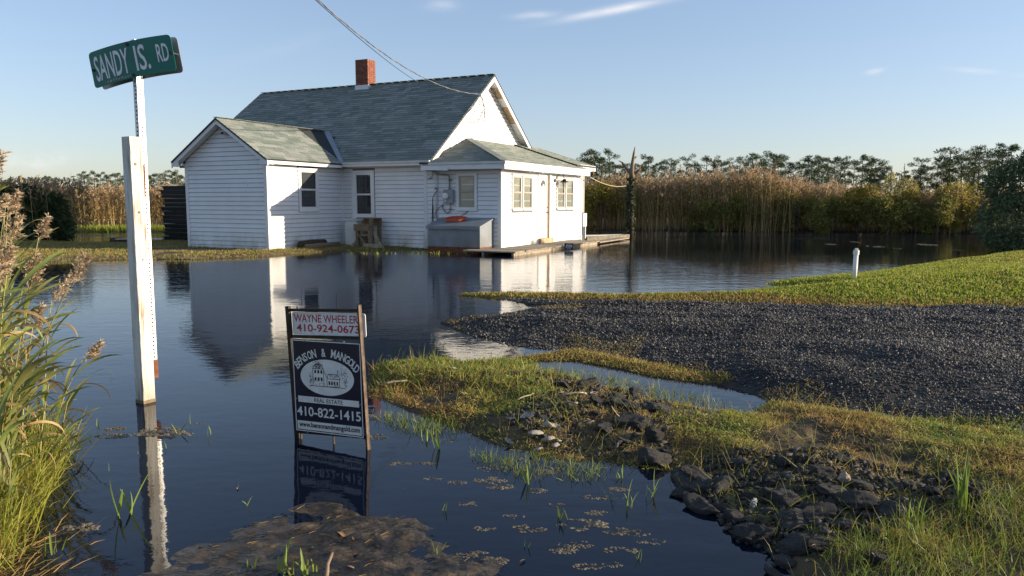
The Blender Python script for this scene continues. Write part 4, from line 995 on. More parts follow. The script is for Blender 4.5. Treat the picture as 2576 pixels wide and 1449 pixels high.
def rpanel(name, x0, x1, z0, z1, y0, y1, r_, mat):
    pts = []
    for cx, cz, a0 in ((x1-r_, z1-r_, 0), (x0+r_, z1-r_, 90), (x0+r_, z0+r_, 180), (x1-r_, z0+r_, 270)):
        for k in range(5): a = R(a0+k*22.5); pts.append((cx+r_*math.cos(a), y0, cz+r_*math.sin(a)))
    mb = MB(); mb.prism(pts, (0, y1-y0, 0)); return mb.build(name, mat, t)
rid = rpanel('rider_panel', .024, .494, .580, .704, .0085, .0125, .012, M['panel_white'])
lettering('lettering', 'WAYNE WHEELER', M['ink_red'], rid, 0.036, .449, .650, .692, .0079, .012)
lettering('lettering', '410-924-0673', M['ink_red'], rid, .050, .455, .598, .640, .0079, .018)
pan = rpanel('main_panel', .018, .462, .050, .562, -.0125, -.0085, .008, M['navy'])
YF = -.0130
mb = MB()      # white border line
for a, b, c, d in ((.022, .458, .553, .558), (.022, .458, .054, .059), (.022, .027, .059, .553), (.453, .458, .059, .553)): mb.box(a, b, YF, YF+.0004, c, d)
mb.box(.045, .437, YF, YF+.0004, .216, .250); mb.box(.032, .448, YF, YF+.0004, .064, .112)
mb.build('white_band', M['panel_white'], pan)
mb = MB(); mb.add([(.24+.172*math.cos(a), YF, .362+.098*math.sin(a)) for a in np.linspace(0, 2*math.pi, 49)[:-1]], [tuple(range(48))]); mb.build('oval', M['panel_white'], pan)
lettering('lettering', 'REAL ESTATE', M['ink'], pan, .150, .335, .222, .244, YF-.0004, .012)
lettering('lettering', '410-822-1415', M['sign_white'], pan, .034, .446, .140, .193, YF, .016)
lettering('lettering', 'www.bensonandmangold.com', M['ink'], pan, .044, .438, .070, .107, YF-.0004, .032)
pan.rotation_euler.y = R(1.7); pan.location = (-.008, 0, -.002); rid.rotation_euler.y = R(.9); rid.location.x = -.010
# arched name, letter by letter on an ellipse round the oval
def arched(word, a0, a1):
    n = len(word)
    for k, ch in enumerate(word):
        if ch == ' ': continue
        a = R(a0+(a1-a0)*(k/(n-1)))
        me, v = text_mesh(ch, .016); lo, hi = v.min(0), v.max(0)
        cw = min(.026, (hi[0]-lo[0])*.044); chh = .045
        lx = (v[:, 0]-(lo[0]+hi[0])/2)/(hi[0]-lo[0])*cw; lz = (v[:, 1]-lo[1])/(hi[1]-lo[1])*chh
        # small serifs: widen the foot and the head of every stroke
        lx = lx*(1+.12*np.abs(2*lz/chh-1)**3)
        cx, cz = .24+.192*math.cos(a), .362+.112*math.sin(a); tilt = (a-math.pi/2)*.55
        X = cx+lx*math.cos(tilt)-lz*math.sin(tilt); Z = cz+lx*math.sin(tilt)+lz*math.cos(tilt)
        me.vertices.foreach_set('co', np.stack([X, np.full(len(X), YF), Z], 1).astype(np.float32).ravel()); me.materials.clear(); me.materials.append(M['sign_white']); me.update(); me.name = 'lettering'
        link('lettering', me, pan)
        sm = MB()
        for fx, fz in SERIF.get(ch, ()):
            x0 = (fx-.5)*cw*(1+.12*abs(2*fz-1)**3); z0 = fz*chh-(.003 if fz > .9 else 0); hw2 = .0052
            sm.add([(cx+a_*math.cos(tilt)-b_*math.sin(tilt), YF-.0001, cz+a_*math.sin(tilt)+b_*math.cos(tilt)) for a_, b_ in ((x0-hw2, z0), (x0+hw2, z0), (x0+hw2, z0+.003), (x0-hw2, z0+.003))], [(0, 1, 2, 3)])
        if sm.v: sm.build('serif', M['sign_white'], pan)
SERIF = {'B': ((.1, 0), (.1, 1)), 'E': ((.12, 0), (.12, 1)), 'N': ((.08, 0), (.08, 1), (.92, 1)), 'M': ((.08, 0), (.08, 1), (.92, 0), (.92, 1)), 'A': ((.06, 0), (.94, 0)), 'L': ((.15, 0), (.15, 1)), 'D': ((.1, 0), (.1, 1))}
arched('BENSON & MANGOLD', 158, 22)
# line drawing of a plain old house with trees
mb = MB(); YD = YF-.0004
def flat(pts): mb.add([(.24+x, YD, .362+z) for x, z in pts], [tuple(range(len(pts)))])
def line(a, b, w=.0032):
    d = Vector((b[0]-a[0], b[1]-a[1])).normalized(); n = (-d.y*w/2, d.x*w/2); flat([(a[0]+n[0], a[1]+n[1]), (b[0]+n[0], b[1]+n[1]), (b[0]-n[0], b[1]-n[1]), (a[0]-n[0], a[1]-n[1])])
for a, b in (((-.09, -.045), (-.09, .045)), ((-.02, -.05), (-.02, .045)), ((-.09, .045), (-.02, .045)), ((-.09, .045), (-.075, .068)), ((-.075, .068), (-.03, .068)), ((-.02, .045), (-.03, .068)), ((-.02, .04), (.0, .0)), ((-.02, -.05), (.08, -.045)), ((.08, -.045), (.08, -.005)), ((.0, -.005), (.085, -.005)), ((.0, -.005), (.01, .02)), ((.01, .02), (.072, .02)), ((.072, .02), (.085, -.005)), ((.07, .02), (.07, .045)), ((-.11, -.05), (.12, -.05)), ((-.0, -.05), (.0, -.005))): line(a, b)
for r_, z in enumerate((.02, -.02)):
    for k in range(3): x = -.08+k*.02; flat([(x, z), (x+.012, z), (x+.012, z+.018), (x, z+.018)])
for k in range(4): x = .01+k*.017; flat([(x, -.038), (x+.009, -.038), (x+.009, -.018), (x, -.018)])
rr_ = random.Random(4)
for cx, cz, sx, sz, n in ((-.06, .066, .03, .024, 90), (-.105, -.02, .014, .035, 60), (.10, .03, .030, .032, 80), (.115, -.02, .018, .022, 50), (-.055, .056, .035, .012, 60), (.04, .01, .032, .01, 46), (-.055, -.03, .035, .02, 24), (.03, -.03, .03, .015, 20)):
    for k in range(n):
        x, z = cx+rr_.gauss(0, sx*.5), cz+rr_.gauss(0, sz*.5); w = rr_.uniform(.002, .006)
        flat([(x, z), (x+w, z+rr_.uniform(-.002, .002)), (x+w*.6, z+w)])
mb.build('drawing', M['ink'], pan)
for x, z, r_ in ((.10, .561, .006), (.36, .561, .006), (.10, .052, .006), (.38, .052, .006), (.036, .233, .004), (.446, .233, .004)):
    mb = MB(); mb.tube([(x, -.0127, z), (x, -.018, z)], r_, 8); mb.build('bolt', M['chrome'], pan)

# pvc pipe on the lawn
p_ = at(2149, 688, .17)
t = thing('vent_pipe', 'white capped plastic pipe standing on the lawn edge', 'pipe', (p_[0], p_[1], .10), 0)
mb = MB(); mb.tube([(0, 0, -.1), (.012, 0, .40)], .036, 14); mb.build('pipe', M['pvc'], t, True)
mb = MB(); mb.tube([(.012, 0, .385), (.0135, 0, .455)], .044, 14); mb.tube([(.0135, 0, .455), (.014, 0, .485)], .026, 6); mb.build('cap', M['pvc'], t)

# wires
def cable(a, b, sag, n=60): 
    a, b = np.asarray(a), np.asarray(b); return [a*(1-k/n)+b*(k/n)-np.array([0, 0, sag*4*(k/n)*(1-k/n)]) for k in range(n+1)]
att = hw(1.921, 2.46, 4.437)
main_c = cable(att, (-7, 0, 11), 2.4, 160)
t = thing('service_cable', 'twisted grey electric service cable running to the gable', 'cable', tuple(att))
for s_ in range(3):
    pts = []
    for i, p in enumerate(main_c):
        a = i*1.1+s_*2.094; pts.append((p[0]-att[0]+.0075*math.cos(a), p[1]-att[1], p[2]-att[2]+.0075*math.sin(a)))
    mb = MB(); mb.tube(pts, .0058, 5); mb.build('strand', M['pale_wire'] if s_ else M['wire_blue'], t, True)
mb = MB()
L0 = lambda a, b, z: tuple(hw(a, b, z)-att)
for pts in ([(1.93, 2.46, 4.43), (1.95, 2.62, 4.30), (2.1, 2.9, 4.25), (2.2, 3.2, 4.15)], [(1.93, 2.46, 4.43), (1.94, 2.4, 4.1), (2.05, 2.1, 3.75), (2.18, 2.3, 3.62), (2.2, 2.8, 3.70), (2.2, 3.1, 4.05)], [(1.94, 2.5, 4.4), (1.95, 2.75, 4.1), (2.05, 2.9, 3.7), (2.2, 3.25, 4.1)], [(1.93, 2.46, 4.43), (1.93, 2.0, 4.0), (1.94, 1.7, 3.82)]):
    q_ = []
    for i in range(len(pts)-1):
        for k in range(4): f = k/4; q_.append(L0(*[pts[i][m_]*(1-f)+pts[i+1][m_]*f for m_ in range(3)]))
    q_.append(L0(*pts[-1])); mb.tube(q_, .008, 5)
mb.build('drip_loop', M['wire_blue'], t, True)
tb = at_y(1078, 222, 28.0); far_c = cable(tb, tb + (np.array([at_y(832, 0, 12.0)[0], 12.0, at_y(832, 0, 12.0)[2]])-tb)*1.5, .25, 60)
t = thing('phone_wire', 'thin dark wire passing behind the roof left of the service cable', 'wire', tuple(tb))
mb = MB(); mb.tube([tuple(p-tb) for p in far_c], .008, 5); mb.build('wire', M['wire_blue'], t, True)
r0 = hw(-.3, 5.68, 2.10); r1 = np.array([4.6, 31.0, 1.95])
t = thing('rope', 'slack rope from the porch eave to the dead tree', 'rope', tuple(r0))
mb = MB(); mb.tube([tuple(p-r0) for p in cable(r0, r1, .13, 30)], .012, 5); mb.build('line', M['rope'], t, True)

# ------------------------------------------------------------------ vegetation helpers
def unit(v): return v/np.maximum(np.linalg.norm(v, axis=1, keepdims=True), 1e-9)
def blades(P, D, Ln, W, droop, rng=RNG, mid=.55):
    """ribbons: base quad + tip triangle; one loose piece each. returns V, F(tris)"""
    n = len(P); D = unit(D); Ln = np.broadcast_to(Ln, (n,))[:, None]; W = np.broadcast_to(W, (n,))[:, None]; droop = np.broadcast_to(droop, (n,))[:, None]
    r_ = rng.normal(size=(n, 3)); r_[:, 2] *= .2; s = unit(np.cross(D, r_))*W*.5
    m_ = P+D*Ln*mid; tp = P+D*Ln; tp[:, 2:3] -= droop*Ln
    V = np.stack([P-s, P+s, m_-s*.8, m_+s*.8, tp], 1).reshape(-1, 3)
    b = np.arange(n)[:, None]*5; F_ = np.concatenate([b+[0, 1, 3], b+[0, 3, 2], b+[2, 3, 4]])
    return V, F_
class Cloud:
    def __init__(s): s.V = []; s.F = []; s.I = []; s.n = 0
    def add(s, V, F_, mi=0): s.V.append(V); s.F.append(F_+s.n); s.I.append(np.full(len(F_), mi)); s.n += len(V)
    def mesh(s, name, mats): return np_mesh(name, np.concatenate(s.V), np.concatenate(s.F), mats, np.concatenate(s.I))
def scatter(poly, n, keep=None, rng=RNG, bias=None):
    P = np.asarray(poly); lo, hi = P.min(0), P.max(0); hi = np.minimum(hi, [18, 40]); lo = np.maximum(lo, [-26, 1.7])
    out = np.zeros((0, 2)); tries = 0
    while len(out) < n and tries < 60:
        c = rng.uniform(lo, hi, (n*3, 2)); k = sdist(poly, c[:, 0], c[:, 1]) > 0
        c = c[k]
        if bias is not None: c = c[rng.random(len(c)) < bias(c)]
        if keep is not None and len(c): c = c[keep(c)]
        out = np.concatenate([out, c]); tries += 1
    return out[:n]
def up_dirs(n, spread, rng=RNG):
    d = rng.normal(size=(n, 3))*spread; d[:, 2] = 1; return unit(d)
def in_view(c, m=.30):
    return np.abs(c[:, 0]) < c[:, 1]*(.673+m)+.15
def grass(name, pts, lng, wid, mats, label, spread=.45, droop=.25, pick=None, z_min=-.02, up=0.0):
    z = height(pts[:, 0], pts[:, 1]); k = z > z_min; pts, z = pts[k], z[k]; n = len(pts)
    P = np.column_stack([pts, np.maximum(z, -.01)-.004+up]); cl = Cloud()
    dist = np.hypot(pts[:, 0], pts[:, 1])
    ln = RNG.uniform(*lng, n); w_ = RNG.uniform(*wid, n)*np.clip(dist/5, .8, 3)
    idx = np.zeros(n, int) if pick is None else pick(pts)
    V, F_ = blades(P, up_dirs(n, spread), ln, w_, RNG.uniform(0, droop, n))
    mi = np.tile(idx, 3)
    me = np_mesh(name, V, F_, mats, mi)
    return tag(link(name, me), label, None, None, 'stuff')

# lawn: dense short blades, browner along the drive
near_w = lambda c: np.clip((9.5/np.maximum(c[:, 1], 8))**1.6, .12, 1)
lp = scatter(LAWN, 112000, lambda c: in_view(c), bias=near_w)
def lawn_pick(c):
    d = sdist(GRAVEL, c[:, 0], c[:, 1]); s = sdist(LAWN, c[:, 0], c[:, 1]); n_ = fbm(c[:, 0]*1.2, c[:, 1]*1.2, 3, 77)
    p = np.clip(1.15-(-d)/.55 + n_*.7, .04+np.clip(.5*fbm(c[:, 0]*.5, c[:, 1]*.5, 4, 19)+.05, 0, .6), .97); strip = c[:, 0] < 2.9; p = np.where(strip, np.maximum(p, .55), p)
    return (RNG.random(len(c)) < p).astype(int)
grass('lawn_grass', lp, (.028, .060), (.005, .009), [M['lawn_blade'], M['brown_blade']], 'short green lawn grass turning brown along the gravel', .5, .3, lawn_pick)
# bank: patchy mix with bare soil
def bank_keep(c):
    n_ = fbm(c[:, 0]*2.1, c[:, 1]*2.1, 4, 55); m_ = np.ones(len(c), bool)
    return in_view(c) & (n_ > -.10+.35*(RNG.random(len(c))-.5))
BUPP = gp([(940, 930), (1010, 917), (1180, 915), (1330, 905), (1480, 940), (1330, 950), (1400, 1010), (1340, 1040), (1250, 1000), (1100, 975), (1000, 985), (940, 970)])
def bank_pick(c):
    n_ = fbm(c[:, 0]*1.7, c[:, 1]*1.7, 3, 91)+.4*(RNG.random(len(c))-.5); return np.where(n_ > .24, 0, np.where(n_ > -.12, 1, 2))
RUB1 = gp([(1290, 950), (1420, 935), (1560, 965), (1700, 1010), (1680, 1050), (1700, 1160), (1560, 1160), (1450, 1150), (1300, 1110), (1270, 1070), (1340, 1030)])
RUB2 = gp([(1690, 1190), (1800, 1160), (1960, 1165), (2080, 1170), (2250, 1210), (2420, 1230), (2500, 1270), (2450, 1310), (2350, 1330), (2200, 1350), (2050, 1420), (1960, 1440), (1840, 1340), (1720, 1250)])
def off_rubble(c): return bank_keep(c) & ((np.maximum(sdist(RUB1, c[:, 0], c[:, 1]), sdist(RUB2, c[:, 0], c[:, 1])) < 0) | (RNG.random(len(c)) < .28))
bp = scatter(BANK, 68000, off_rubble, bias=lambda c: np.clip((4.2/np.maximum(c[:, 1], 2.5))**1.1, .15, 1))
grass('bank_grass', bp, (.018, .055), (.0030, .0052), [M['green_blade'], M['bank_blade'], M['brown_blade']], 'patchy green and straw coloured grass on the bank', 1.3, .4, bank_pick)
fp = scatter(FRINGE, 6000, lambda c: in_view(c)); grass('fringe_grass', fp, (.02, .06), (.0035, .0055), [M['bank_blade'], M['brown_blade']], 'brown and green grass fringe between the drive and the water channel', .9, .5, lambda c: (RNG.random(len(c)) < .5).astype(int))
up_ = scatter(BUPP, 7000, lambda c: in_view(c)); grass('shore_grass', up_, (.03, .085), (.003, .005), [M['green_blade'], M['bank_blade']], 'longer green grass along the upper shore of the bank', .9, .5,  (lambda c: (RNG.random(len(c)) < .45).astype(int)))
vp = scatter(GRAVEL, 8500, lambda c: in_view(c) & (sdist(GRAVEL, c[:, 0], c[:, 1]) < .75) & (fbm(c[:, 0]*1.5, c[:, 1]*2.6, 3, 83) > .10+.35*sdist(GRAVEL, c[:, 0], c[:, 1])))
grass('verge_grass', vp, (.018, .05), (.0022, .0038), [M['brown_blade'], M['bank_blade']], 'dry brown grass creeping over the gravel edges', 1.2, .4, lambda c: (RNG.random(len(c)) < .35).astype(int))
# thin fine stalks sticking out of the bank
tp = scatter(BANK, 900, lambda c: in_view(c, .02) & (c[:, 1] < 7)); grass('seed_stalks', tp, (.10, .22), (.0022, .0032), [M['bank_blade'], M['sedge']], 'thin seeding grass stalks rising from the bank', .55, .35, lambda c: (RNG.random(len(c)) < .5).astype(int))
ff = gp([(2080, 1500), (2130, 1400), (2300, 1330), (2480, 1290), (2700, 1240), (3300, 1500), (3300, 1750), (2100, 1750)])
tp = scatter(ff, 4600, lambda c: in_view(c)); grass('tall_bank_grass', tp, (.05, .15), (.0022, .0036), [M['green_blade'], M['sedge']], 'taller green grass in the near right corner of the bank', .5, .4, lambda c: (RNG.random(len(c)) < .45).astype(int))
# partly drowned grass at the shore
sh_ = gp([(930, 960), (1000, 1010), (1080, 1042), (1180, 1085), (1260, 1120), (1400, 1160), (1560, 1175), (1660, 1185), (1560, 1260), (1300, 1200), (1050, 1100), (930, 1050)])
tp = scatter(sh_, 1000, lambda c: in_view(c) & (fbm(c[:, 0]*3, c[:, 1]*3, 3, 29) > .02)); grass('drowned_grass', tp, (.03, .11), (.0025, .004), [M['green_blade'], M['sedge']], 'sparse green grass half drowned along the shore', .5, .3, lambda c: (RNG.random(len(c)) < .3).astype(int), -.3)
tp = scatter(gp([(1290, 940), (1420, 925), (1560, 950), (1760, 1000), (1900, 1035), (1750, 1030), (1550, 990), (1340, 960)]), 700, in_view); grass('channel_grass', tp, (.04, .13), (.0025, .004), [M['green_blade'], M['sedge']], 'thin grass growing through the water channel by the drive', .7, .4, lambda c: (RNG.random(len(c)) < .5).astype(int), -.3)
yp = scatter(YARD, 52000, lambda c: (np.abs(c[:, 0]+8) < 9) & (c[:, 1] < 24) & (fbm(c[:, 0]*1.1, c[:, 1]*1.1, 3, 15) > -.38)); grass('yard_grass', yp, (.03, .075), (.0022, .0034), [M['bank_blade'], M['brown_blade'], M['lawn_blade']], 'worn yellow brown grass at the foot of the house', .6, .4, lambda c: RNG.choice(3, len(c), p=(.4, .38, .22)))
tp = scatter(gp([(860, 626), (1080, 627), (1250, 631), (1200, 640), (1000, 640), (880, 640)]), 420, None); grass('wall_weeds', tp, (.05, .13), (.005, .008), [M['bank_blade'], M['lawn_blade']], 'yellow weeds standing in the water below the long wall', .7, .4, lambda c: (RNG.random(len(c)) < .5).astype(int), -.4)

# gravel stones: 60,000 loose pieces
def stones(name, pts, size, mat, label, z0=.0):
    n = len(pts); d = np.hypot(pts[:, 0], pts[:, 1]); s = (size[0]+(size[1]-size[0])*RNG.random(n)**2.2*1.35)*np.clip(d/7, .8, 1.5)
    base = np.array([[1, 0, 0], [-1, 0, 0], [0, 1, 0], [0, -1, 0], [0, 0, 1], [0, 0, -1]], float)
    V = base[None]*np.stack([s, s*RNG.uniform(.55, .95, n), s*RNG.uniform(.35, .8, n)], 1)[:, None]; V = V+RNG.normal(size=V.shape)*s[:, None, None]*.16
    a = RNG.uniform(0, 6.28, n); ca, sa_ = np.cos(a)[:, None], np.sin(a)[:, None]
    X = V[..., 0]*ca-V[..., 1]*sa_; Y = V[..., 0]*sa_+V[..., 1]*ca; tl = RNG.normal(size=(n, 1))*.5
    Zl = V[..., 2]+X*tl
    z = height(pts[:, 0], pts[:, 1]); V = np.stack([X+pts[:, :1], Y+pts[:, 1:], Zl+(z+s*.22+z0)[:, None]], -1).reshape(-1, 3)
    tri = np.array([[0, 2, 4], [2, 1, 4], [1, 3, 4], [3, 0, 4], [2, 0, 5], [1, 2, 5], [3, 1, 5], [0, 3, 5]])
    F_ = (np.arange(n)[:, None, None]*6+tri).reshape(-1, 3)
    return tag(link(name, np_mesh(name, V, F_, mat)), label, None, None, 'stuff')
gpnt = scatter(GRAVEL, 98000, lambda c: in_view(c) & (height(c[:, 0], c[:, 1]) > -.035), bias=lambda c: np.clip((6.5/np.maximum(c[:, 1], 4.2))**1.5, .1, 1))
stones('gravel', gpnt, (.0055, .0145), M['gravel'], 'loose dark grey gravel covering the drive')
gpnt = scatter(BANK, 5200, lambda c: in_view(c), bias=lambda c: np.clip((4./np.maximum(c[:, 1], 2.5))**1.5, .1, 1)); stones('grit', gpnt, (.004, .012), M['gravel'], 'scattered grit and small stones on the bank soil')

for poly_, n_ in ((RUB1, 900), (RUB2, 1400)):
    stones('rubble_fragments', scatter(poly_, n_, in_view), (.008, .030), M['asphalt_bits'], 'small black asphalt crumbs filling the rubble')
# ------------------------------------------------------------------ rubble, shells, litter
def chunk_mesh(seed):
    r_ = np.random.default_rng(seed); bm = bmesh.new(); bmesh.ops.create_icosphere(bm, subdivisions=4, radius=1)
    P = np.array([v.co for v in bm.verts])
    for k in range(13):
        n = unit(r_.normal(size=(1, 3)))[0]; d = r_.uniform(.45, .85); ov = np.maximum(0, P@n-d); P = P-ov[:, None]*n*.93
    N_ = P/np.linalg.norm(P, axis=1, keepdims=True)
    nz_ = fbm(P[:, 0]*3+seed, P[:, 1]*3+P[:, 2]*2.3, 4, seed) ; n2 = fbm(P[:, 0]*9+P[:, 2]*7, P[:, 1]*9+seed-P[:, 2]*5, 3, seed+5)
    n3 = fbm(P[:, 0]*17-P[:, 2]*13, P[:, 1]*19+P[:, 2]*11, 2, seed+9)
    P = P+N_*(nz_[:, None]*.20-np.abs(n2)[:, None]*.20+n3[:, None]*.07)
    for v, p in zip(bm.verts, P): v.co = p
    me = bpy.data.meshes.new('asphalt_chunk'); bm.to_mesh(me); bm.free(); me.materials.append(M['asphalt']); me.polygons.foreach_set('use_smooth', [True]*len(me.polygons)); return me
CH = [chunk_mesh(k) for k in range(9)]
def zA(x, y): return ((1700+x/1.8115)*.62891, (1100+y/1.8115)*.62891)
def zB(x, y): return ((2500+x/1.614)*.62891, (1700+y/1.614)*.62891)
GA, GB = 'asphalt chunks in the upper rubble heap', 'asphalt chunks in the near rubble heap'
LA_ = 'rough black asphalt chunk, %s from the left in the upper heap by the oyster shells'
LB_ = 'rough black asphalt chunk, %s from the left in the near heap'
special = {(1620, 950): 'widest dark asphalt slab in the upper heap above a small puddle', (1540, 1080): 'broad flat asphalt slab with a speckled top in the upper heap', (1670, 1170): 'pointed upright asphalt chunk at the lower end of the upper heap', (1640, 1260): 'long rounded asphalt chunk touching the water below the pointed one', (1370, 875): 'rounded speckled asphalt lump in the middle of the upper heap', (1190, 790): 'square topped asphalt block at the back of the upper heap', (1950, 1420): 'flat cracked asphalt slab where the near heap begins'}
specialB = {(450, 320): 'large cracked asphalt slab overhanging the water at the left of the near heap', (1000, 440): 'long tilted asphalt slab in the middle of the near heap', (2240, 570): 'single black asphalt lump in the grass below the tall green tuft', (1150, 720): 'asphalt slab under the thin seeding stalks at the near corner', (720, 560): 'low asphalt lump at the water edge beside the plastic scrap', (1100, 590): 'large pale topped asphalt block in the front of the near heap'}
rocksA = [(640, 745, 130), (750, 775, 140), (1190, 790, 170), (1000, 820, 160), (970, 780, 80), (1370, 875, 170), (1530, 850, 210), (1620, 950, 300), (1440, 960, 200), (1270, 960, 150), (1100, 950, 100), (880, 1000, 130), (960, 1050, 150), (1540, 1080, 320), (1670, 1170, 180), (1640, 1260, 300), (1950, 1420, 320), (1110, 1090, 110), (1330, 1120, 160), (830, 1010, 80), (1050, 740, 100), (1240, 840, 100), (1160, 900, 80), (1190, 1000, 80), (1520, 1000, 110), (900, 740, 90), (1130, 850, 90), (1290, 890, 80), (1470, 880, 110), (1400, 1040, 90), (1050, 1010, 80), (1760, 1250, 120), (1450, 1200, 110)]
rocksB = [(450, 320, 290), (720, 250, 210), (600, 370, 220), (960, 360, 200), (1000, 440, 290), (1200, 410, 130), (1120, 330, 160), (1250, 350, 190), (1320, 450, 240), (1400, 410, 120), (720, 560, 180), (850, 640, 320), (1100, 590, 250), (1270, 580, 260), (1480, 520, 280), (1530, 430, 170), (1700, 420, 170), (1690, 560, 220), (1850, 540, 180), (1940, 600, 180), (1400, 640, 220), (1150, 720, 290), (1270, 790, 180), (980, 880, 160), (1660, 890, 180), (2240, 570, 180), (2080, 360, 200), (2180, 400, 160), (500, 450, 250), (640, 480, 170), (900, 520, 140), (1600, 600, 170), (1750, 660, 140), (1420, 270, 140), (1050, 250, 170), (1180, 270, 120), (1340, 520, 120), (800, 430, 150), (1580, 700, 150), (1050, 820, 170), (380, 380, 180), (1820, 440, 150), (2000, 480, 150)]
rr_ = random.Random(3)
for lst, z_, sc_, sp_, lab0, grp in ((rocksA, zA, 1.8115, special, LA_, GA), (rocksB, zB, 1.614, specialB, LB_, GB)):
    order = {q_: k+1 for k, q_ in enumerate(sorted((x, y) for x, y, w in lst))}
    for x, y, w in lst:
        u, v = z_(x, y+w*.10); p = at(u, v, .04); d = math.hypot(p[0], p[1]); wd = w/sc_*.62891/F_PX*d
        g_ = float(height(np.array([p[0]]), np.array([p[1]]))[0])
        o = link('asphalt_chunk', rr_.choice(CH), None, (p[0], p[1], max(g_, 0)+wd*.045), (rr_.uniform(-.25, .25), rr_.uniform(-.25, .25), rr_.uniform(0, 6.3)), (wd*.60, wd*rr_.uniform(.38, .60), wd*rr_.uniform(.18, .32)))
        lab = sp_.get((x, y)); tag(o, lab or lab0 % nth(order[(x, y)]), 'asphalt chunk', grp)
        if (x, y) in ((1670, 1170), (2240, 570)): o.scale = (wd*.5, wd*.4, wd*.5); o.location.z += wd*.12
u, v = zB(1430, 350); p = at(u, v, .16)
o = link('stone', chunk_mesh(40), None, (p[0], p[1], .17), (0.2, .1, .5), (.036, .03, .026)); o.data.materials[0] = M['pale_stone']; tag(o, 'round pale tan stone lying on the black rubble', 'stone')
def shell_mesh(seed):
    r_ = np.random.default_rng(seed); mb = MB(); n = 20; rings = [(1, .0), (.86, -.16), (.55, -.30), (.2, -.36)]
    rad = 1+.18*np.sin(np.arange(n)*.63+seed)+r_.normal(size=n)*.10
    vs = []; fs = []
    for (k, z) in rings:
        for j in range(n): a = 2*math.pi*j/n; vs.append((rad[j]*k*math.cos(a)*1.0, rad[j]*k*math.sin(a)*.66, z+r_.normal()*.02))
    m_ = len(vs)
    for (k, z) in rings:
        for j in range(n): a = 2*math.pi*j/n; vs.append((rad[j]*k*.97*math.cos(a), rad[j]*k*.97*math.sin(a)*.66, z-.10-.05*(1-k)))
    for i in range(3):
        for j in range(n):
            q_ = (i*n+j, i*n+(j+1) % n, (i+1)*n+(j+1) % n, (i+1)*n+j); fs.append(q_); fs.append(tuple(m_+t_ for t_ in reversed(q_)))
    for j in range(n): fs.append((j, m_+j, m_+(j+1) % n, (j+1) % n))
    fs += [tuple(3*n+j for j in range(n)), tuple(m_+3*n+j for j in range(n-1, -1, -1))]
    mb.add(vs, fs); return mb.mesh('oyster_shell', M['shell'], True)
SHM = [shell_mesh(k) for k in range(5)]
shells = [(205, 730, 64, 'lone oyster shell on the green grass left of the rubble', 1), (625, 1068, 66, 'small oyster shell left of the big open shell', 0), (745, 1070, 108, 'largest open oyster shell showing its white inside', 0), (870, 1068, 60, 'small oyster shell right of the largest open one', 0), (955, 1125, 92, 'open grey oyster shell at the right of the shell cluster', 0), (885, 1140, 95, 'domed oyster shell in the middle of the shell cluster', 1), (805, 1168, 112, 'big domed oyster shell at the front of the shell cluster', 1), (610, 1168, 78, 'dark centred oyster shell at the water left of the cluster', 0), (900, 1182, 92, 'pinkish oyster shell under the domed pair', 1), (950, 1205, 84, 'lowest white oyster shell of the cluster', 1), (1200, 1098, 70, 'flat oyster shell alone right of the cluster', 1), (1225, 897, 58, 'white oyster shell among the asphalt lumps', 0), (985, 895, 46, 'small tan oyster shell at the left of the rubble', 1), (825, 1222, 70, 'brown oyster shell half in the mud below the cluster', 1), (1160, 912, 44, 'little oyster shell beside the white one in the rubble', 1), (975, 1182, 44, 'smallest oyster shell at the right tip of the cluster', 1)]
for k, (x, y, w, lab, dome) in enumerate(shells):
    u, v = zA(x, y); p = at(u, v, .05); d = math.hypot(p[0], p[1]); wd = w/1.8115*.62891/F_PX*d/2
    z = max(float(height(np.array([p[0]]), np.array([p[1]]))[0]), 0)+wd*.30+(.025 if 'cluster' in lab and 'domed' in lab else .012)
    o = link('oyster_shell', SHM[k % 5], None, (p[0], p[1], z), (math.pi*dome+rr_.uniform(-.45, .45)+(.5 if not dome else 0), rr_.uniform(-.45, .45), rr_.uniform(-.6, .6)), (wd*.92, wd*rr_.uniform(.7, 1.0), wd*rr_.uniform(.7, 1.1))); tag(o, lab, 'shell', 'oyster shells scattered on the bank')
# crumpled scrap
u, v = zB(835, 505); p = at(u, v, .08); rg = np.random.default_rng(5); bm = bmesh.new(); bmesh.ops.create_icosphere(bm, subdivisions=3, radius=1)
for v_ in bm.verts: v_.co *= 1+.5*(rg.random()-.5)
me = bpy.data.meshes.new('plastic_scrap'); bm.to_mesh(me); bm.free(); me.materials.append(M['conduit']); tag(link('plastic_scrap', me, None, (p[0], p[1], .085), (0, .3, .4), (.014, .010, .018)), 'crumpled pale plastic scrap caught between the near asphalt chunks', 'litter')
# dead leaves and sticks
def leaf_strip(L_, W_, bend, n=8, fold=.25, up=.9, twist=0.0):
    vs = []; fs = []; ang = up; x = z = 0.0
    for i in range(n+1):
        f = i/n; w = W_*.5*(math.sin(math.pi*min(1, (f*.86+.14)))**.7 if f < 1 else 0.02); tw = twist*f
        for s in (-1, 0, 1):
            dy = s*w*math.cos(tw); dz = abs(s)*w*fold+s*w*math.sin(tw); vs.append((x-dz*math.sin(ang), dy, z+dz*math.cos(ang)))
        ang -= bend/n*(.4+1.2*f); x += L_/n*math.cos(ang); z += L_/n*math.sin(ang)
    for i in range(n):
        for s in (0, 1): fs.append((i*3+s, i*3+s+1, (i+1)*3+s+1, (i+1)*3+s))
    return vs, fs
def leaf_mesh(name, mat, *a, **k):
    mb = MB(); mb.add(*leaf_strip(*a, **k)); me = bpy.data.meshes.new(name); me.from_pydata(mb.v, [], mb.f); me.materials.append(mat); me.polygons.foreach_set('use_smooth', [True]*len(me.polygons)); me.update(); return me
